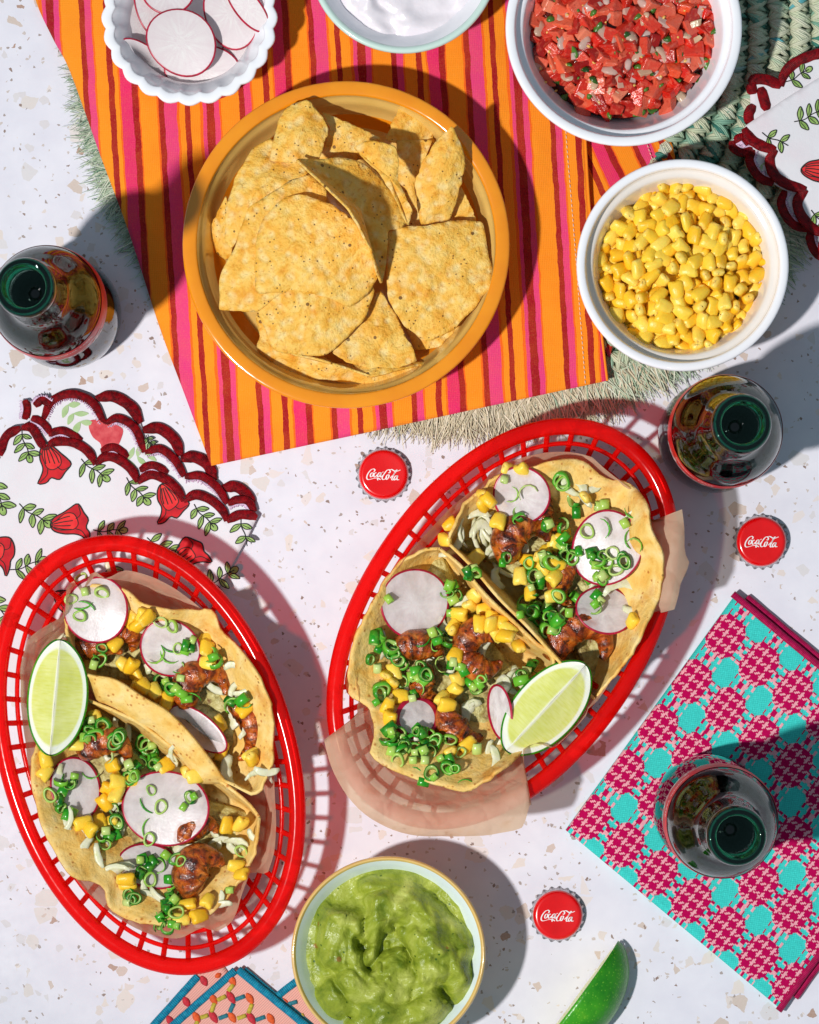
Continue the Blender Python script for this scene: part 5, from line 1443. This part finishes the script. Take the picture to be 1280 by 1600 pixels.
# ------------------------------------------------------------------ wax paper liners
def liner(G, out, label, seed, zfloor, laps=True):
    A, B, c, dx, dy = G
    n = 150
    O = np.asarray(out, float)
    O = resample(catmull(O, 400, True) * .12 + resample(O, 400, True) * .88, n, True)
    Ow = WA(O)
    V = []
    rings = 26
    for j, p in enumerate(Ow):
        d = p[:2] - np.array(c[:2])
        x = d[0] * dx + d[1] * dy; y = d[0] * dy - d[1] * dx
        rho = math.hypot(x / A, y / B)
        ux, uy = d / rho                                 # point of the rim ellipse this way
        over = laps and rho > .93 and p[2] >= 141.5
        if not over and rho > .845: d = d * (.845 / rho); rho = .845; p = p * np.array([1, 1, 0]) + np.array([0, 0, min(p[2], 116.0)])
        # path of (fraction of rim, z)
        if over: path = [(0, zfloor), (.50, zfloor), (.62, zfloor + 10), (.78, 88), (.87, 128), (.925, 155), (1.0, 158), (1.03, 155), (max(rho, 1.04), p[2])]
        elif rho > .6: path = [(0, zfloor), (.50, zfloor), (.60, zfloor + 12), (rho * .6 + .6 * .4, zfloor + 30), (rho, p[2])]
        else: path = [(0, zfloor), (rho * .8, zfloor), (rho, zfloor + 4)]
        path = np.array(path)
        dd = np.r_[0, np.cumsum(np.hypot(np.diff(path[:, 0]) * 280, np.diff(path[:, 1])))]
        for i in range(rings):
            q = dd[-1] * i / (rings - 1)
            f = np.interp(q, dd, path[:, 0]); z = np.interp(q, dd, path[:, 1])
            V.append((c[0] + ux * f, c[1] + uy * f, z))
    V = np.array(V).reshape(n, rings, 3)
    # smooth a little round the liner, then crinkle
    for _ in range(2):
        V[:, 1:-1] = .5 * V[:, 1:-1] + .25 * (np.roll(V, 1, 0)[:, 1:-1] + np.roll(V, -1, 0)[:, 1:-1])
    fr = np.linspace(0, 1, rings)[None, :]
    X, Y = V[..., 0], V[..., 1]
    cr = np.abs(vn(X / 50 + seed, Y / 50, seed)) * 20 + 9 * np.abs(vn(X / 24, Y / 24, seed + 6)) + 3 * np.abs(vn(X / 16, Y / 16, seed + 3))
    V[..., 2] += cr * np.clip(fr * 1.6 - .5, 0, 1)
    F = gridF(n, rings, True, False)
    obj('paper_liner', V.reshape(-1, 3), F, MT['paper'], label=label, cat='paper liner')
PR = [Z('R1', 40, 40)] and []
outR = [(760, 748, 120), (786, 708, 140), (824, 687, 146), (873, 692, 142), (904, 700, 138), (925, 714, 134), (946, 734, 128), (980, 760, 130), (1012, 782, 140), (1040, 815, 150), (1058, 842, 152), (1078, 880, 148), (1066, 906, 150), (1046, 934, 152), (1012, 990, 132), (985, 1040, 125), (945, 1098, 128), (920, 1102, 138), (912, 1150, 128), (893, 1180, 134), (868, 1172, 136), (840, 1160, 140), (815, 1172, 158), (829, 1246, 152), (822, 1280, 150), (814, 1295, 148), (760, 1305, 144), (700, 1307, 142), (631, 1302, 142), (589, 1280, 144), (547, 1238, 148), (522, 1194, 152), (517, 1155, 150), (545, 1127, 148), (562, 1095, 120), (552, 1040, 110), (590, 930, 112), (640, 862, 118), (702, 795, 118)]
outL = [(106, 896, 140), (128, 925, 128), (146, 888, 132), (164, 905, 128), (180, 898, 130), (222, 873, 142), (255, 880, 142), (288, 889, 138), (302, 912, 134), (319, 941, 136), (345, 975, 128), (365, 1005, 128), (392, 1040, 124), (412, 1085, 120), (428, 1140, 116), (428, 1200, 112), (432, 1287, 112), (427, 1366, 112), (392, 1362, 118), (378, 1398, 116), (371, 1424, 112), (352, 1459, 112), (316, 1448, 110), (287, 1464, 110), (258, 1470, 110), (185, 1440, 112), (142, 1402, 118), (100, 1378, 126), (92, 1345, 112), (62, 1290, 108), (46, 1200, 108), (34, 1110, 110), (34, 1062, 120), (22, 1018, 134), (60, 985, 140), (102, 960, 142)]
liner(GL, outL, 'tan wax paper lining the left basket under its tacos', 3, 24, False)
liner(GR, outR, 'tan wax paper lining the right basket, with a big flap over its lower rim', 9, 14)

# ------------------------------------------------------------------ folded corn tortillas
TV = []
def taco(Wl, Ol, label, lean=.10, zv=26, foot=None, seed=0, zw=138, rw=.2, group='folded corn tortillas', fv=(0, 0)):
    nt_, ns = 70, 44
    Wp = catmull(Wl, nt_); Op = catmull(Ol, nt_)         # both (px,py,z)
    sk = np.array([0, .10, .24, .42, .70, .88, 1.0]); gk = np.array([0, lean * (.5 if foot is None else 1), lean + (0 if foot is None else .04), lean + .14, .62, .84, 1.0])
    s = np.linspace(0, 1, ns)
    g = np.interp(s, sk, gk)
    V = np.zeros((nt_, ns, 3))
    for i in range(nt_):
        t = i / (nt_ - 1); wid = max(0.0, math.sin(math.pi * t)) ** .5
        w, o = Wp[i], Op[i]
        V[i, :, :2] = w[:2] + (o[:2] - w[:2]) * g[:, None]
        tw = min(1, t * 9) * min(1, (1 - t) * 6)
        V[i, :, :2] += np.outer(np.interp(s, [0, .10, .26, .46], [0, 1, 1, 0]) * tw, fv)
        zvv = zv + (1 - wid) * 50
        zk = np.array([w[2], (w[2] * .62 + zvv * .38) if foot is None else foot, zvv + 4, zvv, zvv + (o[2] - zvv) * .40, zvv + (o[2] - zvv) * .76, o[2]])
        V[i, :, 2] = np.interp(s, sk, zk)
    for _ in range(3): V[:, 1:-1] = .5 * V[:, 1:-1] + .25 * (V[:, 2:] + V[:, :-2])
    px, py = V[..., 0], V[..., 1]
    tt = np.linspace(0, 1, nt_)[:, None]
    ruff = np.clip((s[None] - .6) / .4, 0, 1)
    V[..., 2] += ruff * (9 * np.sin(tt * 22 + 2 * vn(px / 50, py / 50, seed + 2) + seed) + 16 * vn(px / 36, py / 36, seed)) + 5 * vn(px / 22, py / 22, seed + 5)
    n_ = ruff * (5.0 * vn(px / 18, py / 18, seed + 9) + 3.0 * vn(px / 7, py / 7, seed + 8))
    V[..., 0] += n_; V[..., 1] += n_
    TV.append(V.reshape(-1, 3).copy())
    VW = WA(V.reshape(-1, 3)); F = gridF(nt_, ns)
    V2, F2 = shell(VW, F, 4.6)
    obj('folded_tortilla', V2, F2, MT['tortilla'], label=label, cat='tortilla', group=group)
    # filling bed
    poly = np.vstack([Wp[:, :2] + (Op[:, :2] - Wp[:, :2]) * .16, (Wp[:, :2] + (Op[:, :2] - Wp[:, :2]) * .80)[::-1]])
    c = poly.mean(0); poly = c + (poly - c) * .95
    return poly
TA = taco([(688, 858, 128), (720, 884, 136), (760, 930, 138), (800, 968, 138), (835, 1002, 136), (866, 1034, 128), (842, 1110, 96)], [(688, 858, 128), (655, 862, 122), (622, 882, 122), (592, 925, 124), (560, 985, 126), (543, 1048, 128), (545, 1085, 124), (578, 1108, 122), (584, 1150, 146), (582, 1182, 166), (625, 1208, 170), (680, 1226, 172), (735, 1234, 172), (790, 1198, 164), (832, 1150, 118), (842, 1110, 96)],
          'folded corn tortilla of the lower left taco in the right basket', .06, 30, None, 3)
TB = taco([(702, 850, 130), (740, 888, 136), (780, 935, 138), (825, 980, 138), (872, 1032, 134), (905, 1070, 126), (929, 1092, 118)], [(702, 850, 118), (715, 810, 124), (742, 772, 124), (790, 735, 128), (840, 728, 128), (885, 716, 136), (912, 720, 138), (942, 744, 138), (985, 756, 138), (1010, 785, 158), (1016, 820, 170), (1034, 860, 174), (1034, 900, 174), (1026, 940, 168), (1012, 975, 160), (998, 1003, 154), (979, 1031, 148), (956, 1057, 140), (929, 1092, 118)],
          'folded corn tortilla of the upper right taco in the right basket', .06, 30, None, 8)
TC = taco([(136, 1054, 124), (180, 1062, 140), (225, 1090, 146), (262, 1112, 148), (300, 1150, 146), (335, 1195, 138), (352, 1222, 122)], [(136, 1054, 112), (108, 1000, 116), (102, 945, 120), (130, 918, 124), (190, 918, 130), (222, 942, 134), (262, 950, 136), (300, 952, 140), (334, 955, 142), (346, 985, 140), (372, 1010, 140), (402, 1052, 150), (422, 1100, 154), (427, 1150, 152), (422, 1200, 142), (402, 1240, 130), (352, 1222, 120)],
          'folded corn tortilla of the upper right taco in the left basket', -.02, 36, 114, 12, fv=(-12, 38))
TD = taco([(138, 1094, 106), (180, 1111, 112), (221, 1131, 114), (262, 1162, 114), (300, 1189, 116), (340, 1216, 118), (385, 1252, 120), (406, 1278, 116)], [(138, 1094, 104), (92, 1118, 112), (58, 1160, 122), (48, 1205, 126), (56, 1255, 138), (72, 1305, 144), (92, 1342, 148), (114, 1370, 148), (150, 1380, 128), (166, 1392, 126), (172, 1420, 130), (205, 1438, 132), (255, 1446, 130), (305, 1440, 130), (350, 1412, 128), (385, 1362, 126), (402, 1315, 124), (406, 1278, 120)],
          'folded corn tortilla of the lower left taco in the left basket', .07, 34, None, 17)

# ------------------------------------------------------------------ fillings
HM[:] = 0
BED = 86.0
for poly, nm in ((TA, 'lower left taco of the right basket'), (TB, 'upper right taco of the right basket'), (TC, 'upper right taco of the left basket'), (TD, 'lower left taco of the left basket')):
    m = inside(XX.ravel() - OX, YY.ravel() - OY, poly).reshape(XX.shape)
    HM[m] = BED
    ol = resample(np.c_[poly, np.full(len(poly), 58.0)], 90, True)
    v, f, s = patch(ol, 90, 16, lambda px, py, s: (BED - 6 - 58) * (1 - s ** 3) + 14 * vn(px / 18, py / 18, 40) + 6 * vn(px / 7, py / 7, 41))
    V2, F2 = shell(WA(v), f, 5)
    obj('taco_filling', V2, F2, MT['filling'], label='shredded filling packed in the ' + nm, cat='taco filling')
HM[HM == 0] = 60
for tv in TV:
    for x, y, z in tv: hset(x, y, 6, z + 3, 0)
def blurHM():
    global HM
    A_ = HM
    for _ in range(2):
        A_ = (A_ + np.roll(A_, 4, 0) + np.roll(A_, -4, 0) + np.roll(A_, 4, 1) + np.roll(A_, -4, 1)) / 5
    HM[:] = A_
blurHM()
def which(px, py):
    for poly, nm in ((TB, 'upper right taco of the right basket'), (TA, 'lower left taco of the right basket'), (TD, 'lower left taco of the left basket'), (TC, 'upper right taco of the left basket')):
        if inside1(px, py, poly): return nm
    cs = [(np.hypot(*(p.mean(0) - np.array([px, py]))), nm) for p, nm in ((TB, 'upper right taco of the right basket'), (TA, 'lower left taco of the right basket'), (TD, 'lower left taco of the left basket'), (TC, 'upper right taco of the left basket'))]
    return min(cs)[1]

# cabbage shreds
SH = [sliver_mesh('cabbage_shred', 20 + s, 40 + 9 * s, 5.2 + 1.6 * (s % 3), .6, MT['cabbage'], .3 + .22 * s) for s in range(5)]
cab = ZL('R1', [(1050, 700), (1020, 760), (1080, 800), (1120, 860), (1000, 880), (1060, 940), (1150, 900), (950, 900), (1180, 960), (1200, 1130), (1240, 1000), (560, 1040), (1100, 740), (1040, 840)]) + \
      ZL('R2', [(500, 430), (640, 460), (780, 520), (830, 560), (740, 480), (20, 700), (60, 800), (100, 900), (120, 980), (560, 470), (860, 600), (600, 440), (130, 700), (860, 1010), (520, 1220)]) + \
      ZL('R3', [(450, 150), (430, 260), (1190, 430), (1220, 470), (1150, 890), (1000, 350), (960, 320), (1200, 860), (760, 980), (450, 130), (1120, 920), (620, 800)]) + ZL('R4', [(130, 370), (40, 850), (100, 400), (150, 440)]) + \
      ZL('L5', [(380, 740), (420, 760), (780, 290), (760, 240), (330, 760), (880, 1500), (960, 1540), (840, 1420)]) + ZL('L6', [(620, 1030), (650, 1070), (720, 1230), (520, 830), (560, 860), (700, 1200)]) + \
      ZL('L7', [(420, 560), (470, 590), (590, 640), (560, 620), (600, 850), (700, 850), (740, 880), (980, 1000), (640, 760), (580, 700)]) + ZL('L8', [(690, 570), (660, 600), (740, 620), (830, 210), (860, 200), (690, 220), (640, 230), (720, 600), (230, 900), (260, 920), (600, 970), (620, 940), (780, 560), (310, 90), (340, 150)])
cr_ = random.Random(21)
extra = []
for poly in (TA, TB, TC, TD):
    x0, y0 = poly.min(0); x1, y1 = poly.max(0)
    k = 0
    while k < 15:
        x, y = cr_.uniform(x0, x1), cr_.uniform(y0, y1)
        if inside1(x, y, poly): extra.append((x, y)); k += 1
for (x, y) in extra + [(a + cr_.uniform(-7, 7), b + cr_.uniform(-7, 7)) for a, b in cab if cr_.random() < .8]:
    z = hget(x, y, 6, 60) + 2.2
    inst('cabbage_shred', cr_.choice(SH), W(x, y, z), (cr_.uniform(-.35, .35), cr_.uniform(-.3, .3), cr_.uniform(0, 6.28)), (cr_.uniform(.5, 1.1), cr_.uniform(.6, 1.3), 1.2), 'pale cabbage shred in the ' + which(x, y), 'cabbage shred', 'cabbage shreds of the ' + which(x, y))
    hset(x, y, 5, z + 1.5, .2)

# shrimp
def shrimp(px, py, R, r0, a0, a1, label, squash=1.0, rot=0, zadd=0):
    """curled shrimp: body swept along an arc from angle a0 to a1 (photo degrees, clockwise from right)"""
    m = 40; P = []; hw = []
    R *= 1.3; r0 *= 1.16
    z = hget(px, py, R * .5, 50) + r0 * .55 + zadd
    for i in range(m):
        s = i / (m - 1); a = math.radians(a0 + (a1 - a0) * s)
        rr = R * (1 - .20 * s)
        x = rr * math.cos(a); y = rr * math.sin(a) * squash
        c_, s_ = math.cos(rot), math.sin(rot)
        P.append(W(px + x * c_ - y * s_, py + x * s_ + y * c_, z + 3 * math.sin(s * 5)))
        seg = 1 + .03 * math.sin(s * 5 * 2 * math.pi)
        w = r0 * .92 * (.72 + .42 * math.sin(math.pi * min(1, s * 1.15 + .08))) * (1 - .55 * max(0, s - .55) / .45)
        w *= min(1, .45 + i / 5)
        if i > m - 6: w *= 1.0 - .5 * (i - m + 6) / 6
        hw.append(w * seg)
    V, F, tt = sweep(P, hw, [h * .86 for h in hw], 16)
    band = [abs(math.sin((i // 16) / (m - 1) * 5.5 * math.pi)) for i in range(len(V))]; back = [.5 + .5 * math.cos((i % 16) / 16 * 2 * math.pi + (0 if a1 > a0 else math.pi)) for i in range(len(V))]
    V = np.array(V); j = 1.3 * vn(V[:, 0] / 10, V[:, 1] / 10, int(px)) ; V[:, 2] += j; V[:, 0] += j * .7
    obj('shrimp', V, F, MT['shrimp'], label=label, cat='shrimp', group='charred shrimp in the tacos', attrs={'band': ('POINT', 'FLOAT', band), 'back': ('POINT', 'FLOAT', back)})
    for i in range(0, m, 2):
        k = 1 - P[i][2] / HC
        hset(P[i][0] / k + NX, NY - P[i][1] / k, hw[i], z + hw[i] * .8, .6)
def Zs(r, x, y): return Z(r, x, y)
shrimp(*Zs('R3', 680, 290), 30, 20, 200, 345, 'brown shrimp under the large radish slice of the lower left taco in the right basket', .55, .15)
shrimp(*Zs('R3', 770, 470), 17, 17, 250, 60, 'small shrimp piece in the middle of the lower left taco in the right basket', 1, .2)
shrimp(*Zs('R3', 1100, 240), 27, 19, 330, 70, 'curled shrimp below the corn beside the fold in the right basket', 1, 0)
shrimp(*Zs('R3', 1110, 250), 26, 18, 170, 20, 'curled pale edged shrimp half under the corn kernels of the right basket', .9, .2, 3)
shrimp(*Zs('R3', 1000, 720), 27, 22, 190, 20, 'shiny charred shrimp left of the lime wedge in the right basket', .8, .5)
shrimp(*Zs('R2', 265, 770), 27, 24, 120, 350, 'dark charred shrimp under the topmost small radish slice of the right basket', .9, .1)
shrimp(*Zs('R2', 420, 590), 18, 16, 250, 60, 'shrimp tail beside the topmost radish slice of the right basket', 1, 0)
shrimp(*Zs('R2', 540, 1030), 22, 17, 260, 90, 'shrimp half hidden by scallions between the two right radish slices of the right basket', 1.2, .2)
shrimp(*Zs('R4', 590, 200), 32, 24, 150, 395, 'big grilled shrimp behind the lime wedge in the right basket', 1, 0)
shrimp(*Zs('L5', 740, 920), 30, 18, 190, 350, 'shrimp right of the lime wedge under the top radish slice of the left basket', .5, 0)
shrimp(*Zs('L5', 900, 830), 16, 15, 200, 380, 'dark shrimp end between two radish slices in the left basket', 1, .4)
shrimp(*Zs('L6', 430, 1030), 27, 20, 140, 385, 'curled brown shrimp right of the second radish slice in the left basket', 1, -.2)
shrimp(*Zs('L6', 600, 1320), 29, 19, 250, 430, 'charred shrimp along the right edge of the left basket', 1.25, .1)
shrimp(*Zs('L7', 720, 150), 27, 19, 170, 370, 'curled shrimp below the lime wedge tip in the left basket', .9, .1)
shrimp(*Zs('L8', 540, 790), 23, 26, 120, 330, 'round charred shrimp at the bottom of the left basket', 1, 0)
shrimp(*Zs('L8', 490, 580), 24, 17, 190, 380, 'blackened shrimp beside the largest radish slice of the left basket', .7, -.5)

# corn kernels on the tacos
KT = ZL('R1', [(870, 765), (835, 870), (1095, 575), (1090, 625), (1190, 745), (1040, 985), (1030, 1240), (1000, 1310), (925, 1365), (1095, 1330), (1140, 1400), (1200, 1415), (1065, 1430), (890, 1450), (1180, 1500), (1250, 1460)]) + \
     ZL('R2', [(130, 325), (225, 330), (15, 510), (75, 635), (465, 735), (410, 770), (250, 875), (350, 835), (350, 915), (205, 970), (415, 975), (265, 1070), (405, 1090), (885, 1245), (325, 850), (425, 905), (600, 490)]) + \
     ZL('R3', [(890, 105), (450, 405), (475, 460), (540, 545), (455, 610), (465, 700), (920, 435), (890, 510), (815, 560), (850, 605), (870, 915), (985, 870), (905, 270), (500, 380)]) + ZL('R4', [(200, 195), (120, 130), (30, 60)]) + \
     ZL('L5', [(1075, 620), (960, 650), (1020, 690), (850, 830), (920, 985), (965, 995), (1000, 1060), (1030, 1140), (1145, 1190), (1215, 1260), (700, 1380), (545, 1480), (570, 1570)]) + \
     ZL('L6', [(40, 560), (410, 710), (425, 755), (435, 845), (20, 1000), (85, 1030), (170, 1100), (670, 1150), (510, 1240), (720, 1450), (520, 1420)]) + \
     ZL('L7', [(740, 195), (765, 290), (300, 240), (720, 350), (765, 390), (690, 440), (655, 565), (545, 570), (720, 570), (850, 320), (840, 970), (300, 150), (590, 610)]) + \
     ZL('L8', [(780, 130), (715, 505), (640, 510), (720, 790), (690, 745), (530, 940), (480, 1030), (415, 960), (375, 1050), (60, 820), (15, 260), (10, 330), (405, 210), (455, 230), (285, 170)])
for x, y in KT:
    kernel(x, y, 'yellow corn kernel scattered on the ' + which(x, y), 'corn kernels on the ' + which(x, y), 1.26, 84)

# radish slices on the tacos
def rad(px, py, rx, ry, rot, label, tilt=(0, 0), up=0, skin=3.1):
    """lay a slice on what is there: plane through the heights under it"""
    r = min(rx, ry) * .9
    x0, x1, y0, y1 = int(px + OX - r), int(px + OX + r), int(py + OY - r), int(py + OY + r)
    sub = HM[y0:y1:3, x0:x1:3]; gx = XX[y0:y1:3, x0:x1:3] - OX - px; gy = -(YY[y0:y1:3, x0:x1:3] - OY - py)
    A_ = np.c_[gx.ravel(), gy.ravel(), np.ones(gx.size)]
    co = np.linalg.lstsq(A_, sub.ravel(), rcond=None)[0]
    tx, ty = np.clip(co[:2], -.38, .38)
    if max(abs(tilt[0]), abs(tilt[1])) >= .5: tx, ty = tilt
    z = float(np.percentile(sub.ravel() - gx.ravel() * tx - gy.ravel() * ty, 86)) + 2.5 + up
    radish(px, py, rx, ry, rot, z, label, 'radish slices on the tacos', (tx, ty), True, skin, 4.0)
    HM[y0:y1, x0:x1] = np.where(np.hypot(XX[y0:y1, x0:x1] - OX - px, YY[y0:y1, x0:x1] - OY - py) < r, np.maximum(HM[y0:y1, x0:x1], z + 2.4 + (XX[y0:y1, x0:x1] - OX - px) * tx - (YY[y0:y1, x0:x1] - OY - py) * ty), HM[y0:y1, x0:x1])
rad(*Z('R1', 632, 1292), 53, 56, 0, 'large radish slice at the upper left of the right basket, almost bare', (.08, .06))
rad(*Z('R2', 212, 482), 46, 45, 0, 'radish slice at the top of the right basket with two corn kernels on its edge', (.0, .08))
rad(*Z('R2', 728, 800), 55, 59, .2, 'large radish slice at the right of the right basket covered with scallions', (-.1, 0))
rad(*Z('R2', 718, 1176), 46, 38, .15, 'medium radish slice below the scallion covered one in the right basket', (-.05, .05))
rad(*Z('R3', 648, 688), 35, 33, 0, 'small radish slice with a thick red edge at the lower left of the right basket', (0, .05), 0, 7)
rad(*Z('R3', 1200, 650), 19, 45, -.12, 'radish slice standing on edge against the lime wedge in the right basket', (.9, 0), 14, 3.5)
rad(*Z('L5', 712, 580), 50, 53, 0, 'radish slice at the top of the left basket, right above the lime wedge', (.05, .1), 2)
rad(*Z('L6', 190, 755), 48, 46, .3, 'see-through radish slice in the middle of the upper taco of the left basket', (0, 0))
radish(309, 1139, 54, 26, .64, 108, 'half hidden radish slice leaning on the fold of the upper taco in the left basket', 'radish slices on the tacos', (.12, .1), True, 2.6, 4.0)
hset(309, 1139, 26, 112, 0)
rad(*Z('L7', 500, 345), 38, 50, -.32, 'oval radish slice at the left of the lower taco in the left basket', (.15, 0))
rad(*Z('L8', 205, 745), 54, 34, .22, 'radish slice tucked under the largest slice at the bottom of the left basket', (0, .05))
rad(*Z('L8', 290, 412), 68, 60, .1, 'largest radish slice, see-through, on the lower taco of the left basket', (.03, .03), 2)

# lime wedges in the baskets (ridge up)
px, py = Z('R4', 362, 566)
lime(px, py, 152, 84, 54, math.atan2(535, 495), 204, 326, 'lime wedge with pale cut faces up at the bottom right of the right basket')
lime(86, 1090, 148, 83, 51, math.atan2(-183, -16) , 212, 334, 'lime wedge with pale cut faces up at the left edge of the left basket')

# scallions
def ring_mesh(name, seed, R, L, th, mat, ov=1.0, gap=0.0):
    r = random.Random(seed); n = 20; V = []; inn = []
    a = np.linspace(0, 2 * np.pi * (1 - gap), n, endpoint=gap > 0)
    wob = 1 + .06 * np.sin(2 * a + seed) + .05 * np.sin(3 * a + 2 * seed)
    for q, (rr, zz) in enumerate(((R, -L / 2), (R * 1.02, 0), (R, L / 2), (R - th, L / 2), (R - th, -L / 2))):
        for t, w in zip(a, wob): inn.append(float(q > 2)); V.append((rr * w * math.cos(t), rr * w * ov * math.sin(t), zz + r.uniform(-.3, .3)))
    F = gridF(5, n, True, gap == 0)
    return mkmesh(name, V, F, mat, attrs={'inner': ('POINT', 'FLOAT', inn)})
D, Lg = MT['scallion_dark'], MT['scallion_light']
RM = [ring_mesh('scallion_ring', s, 11.4, 7 + s, 3.6, D, .8 + .1 * (s % 3)) for s in range(4)]
RL = [ring_mesh('scallion_ring', s, 10.5, 5.5, 2.8, Lg, .78 + .1 * (s % 3)) for s in range(4)]
SGm = [ring_mesh('scallion_piece', s, 6.6, 12 + 3 * s, 2.4, D, .62 + .1 * s) for s in range(4)]
SGl = [ring_mesh('scallion_piece', s, 6.0, 11 + 3 * s, 1.9, Lg, .75) for s in range(2)]
HF = [ring_mesh('scallion_strip', 7 + s, 10 + s, 7 + s, 1.5, D, .9, .45) for s in range(3)]
SB = [sliver_mesh('scallion_strip', 60 + s, 30 + 4 * s, 1.3, 3.0, D if s < 3 else Lg, .7 + .25 * s) for s in range(5)]
SC = {  # region: (x, y, kind) r ring, R pale ring, s piece, S pale piece, b strip
 'R2': 'r455,390 s530,500 s545,580 S715,540 S690,550 R610,700 b745,670 S840,650 b870,610 b840,750 b920,750 s205,590 b230,425 b190,490 s365,660 s455,680 s480,760 s500,800 s560,820 r520,860 s640,830 r680,880 R765,830 r830,870 R740,900 R785,935 s620,990 r700,990 s720,960 s670,1090 s660,1140 s580,1120 r365,870 s260,890 r290,970 s330,1000 s300,1050 r440,1090 r230,1130 s240,1180 r330,1190 s400,1220 s440,1260 r360,1300 s400,1180 s100,890 s480,1200 r270,1200 s310,1240 r420,1290 S110,385',
 'R1': 's1040,1085 s990,1110 s890,1170 s920,1240 S460,1262 S870,1355 s400,1500 s820,1510 r770,1500 s850,1190',
 'R3': 's400,170 s390,235 r462,230 s335,300 S385,360 r550,340 r550,450 s640,380 S655,425 s720,415 s630,530 b770,340 r820,150 s780,200 s845,210 s870,330 b860,400 b690,210 r400,530 s375,585 s460,760 s450,830 r520,790 s560,850 s500,890 s540,905 S590,900 S620,970 S700,970 R520,970 s650,760 s690,780 s700,870 r760,870 s790,840 R865,835 R935,920 s830,960 s880,1030 r850,1020 r745,1060 b670,1040 s690,1120 b970,1100 s1080,430 s1060,460 s1000,460 s1040,500 s960,375 S1045,895 r640,890 s730,910 s480,800 s610,820',
 'R4': 's260,330 s210,365 s280,300',
 'L5': 'R600,345 S625,445 R750,450 R520,500 b650,530 R590,625 b620,570 s750,860 r730,950 s690,955 R1180,670 b1180,950 r1190,1100 r660,1420 r700,1500 r880,1500 s620,1440 r760,1420 r1090,1590 s640,1480',
 'L6': 'b145,590 R205,615 S335,700 R240,760 s320,750 b180,775 b160,840 s240,880 r140,960 r180,1000 s210,1010 S260,950 s265,1050 b330,1045 s455,800 s470,810 s580,1100 s670,1100',
 'L7': 'r760,20 r970,90 r1030,180 r880,225 r850,280 s930,170 b745,125 b600,280 s400,300 s460,290 s420,350 R330,390 s400,470 s440,520 s390,430 s750,480 r770,560 s680,640 s760,650 R690,715 r860,1080 s720,660',
 'L8': 'r190,80 r110,205 s230,150 R205,310 R85,400 b165,410 R260,405 S390,405 s430,350 b160,520 R195,590 s160,700 s150,770 s215,715 s250,740 S290,680 r350,705 R200,820 s305,820 s320,850 R720,660 S655,880 r85,940 s340,950 s320,920 s290,970 s280,1010 R350,1010 s265,1085 s325,1075',
}
pts = []
for reg, st in SC.items():
    for tok in st.split():
        x, y = tok[1:].split(','); pts.append(Z(reg, float(x), float(y)) + (tok[0],))
sr_ = random.Random(33)
used = []
pts += [(x + sr_.uniform(-9, 9), y + sr_.uniform(-9, 9), kd if sr_.random() < .7 else 'S') for x, y, kd in pts if kd in 'sr' for _ in range(2) if sr_.random() < .65]
for x, y, kd in pts:
    if any(abs(x - a) + abs(y - b) < 5 for a, b in used): continue
    used.append((x, y))
    if kd in 'rR':
        z = hget(x, y, 8, 65) + 3.6
        me, sc_, rt = sr_.choice(RM if kd == 'r' else RL), sr_.uniform(.85, 1.2), (sr_.gauss(0, .32), sr_.gauss(0, .32), sr_.uniform(0, 6.28)); nm = 'scallion_ring'
        hset(x, y, 6, z + 3, .1)
    elif kd == 's' and sr_.random() < .5:
        z = hget(x, y, 7, 65) + 5
        if sr_.random() < .55: me = sr_.choice(RM); nm = 'scallion_ring'; sc_ = sr_.uniform(.7, 1.0)
        else: me = sr_.choice(HF); nm = 'scallion_strip'; sc_ = sr_.uniform(.85, 1.15)
        rt = (sr_.uniform(-1.1, 1.1), sr_.uniform(-.6, .6), sr_.uniform(0, 6.28)); hset(x, y, 6, z + 4, .3)
    elif kd in 'sS':
        z = hget(x, y, 5, 60) + 6
        me, sc_, rt = sr_.choice(SGm if kd == 's' else SGl), sr_.uniform(.8, 1.2), (math.pi / 2 + sr_.gauss(0, .3), sr_.uniform(0, 6.28), sr_.uniform(0, 6.28)); rt = (math.pi / 2 + sr_.gauss(0, .22), 0, sr_.uniform(0, 6.28)); nm = 'scallion_piece'
        hset(x, y, 6, z + 4, .3)
    else:
        z = hget(x, y, 5, 60) + 3.2
        me, sc_, rt = sr_.choice(SB), sr_.uniform(.8, 1.15), (sr_.gauss(0, .25), 0, sr_.uniform(0, 6.28)); nm = 'scallion_strip'
    tone = 'pale green' if kd in 'RS' else 'dark green'
    what = {'scallion_ring': 'scallion ring', 'scallion_piece': 'scallion tube piece', 'scallion_strip': 'scallion strip'}[nm]
    inst(nm, me, W(x, y, z), rt, sc_, f'{tone} {what} sprinkled on the ' + which(x, y), 'scallion', f'{what}s, {tone}, on the ' + which(x, y))
for o in bpy.data.objects:
    if '_org' in o: del o['_org']
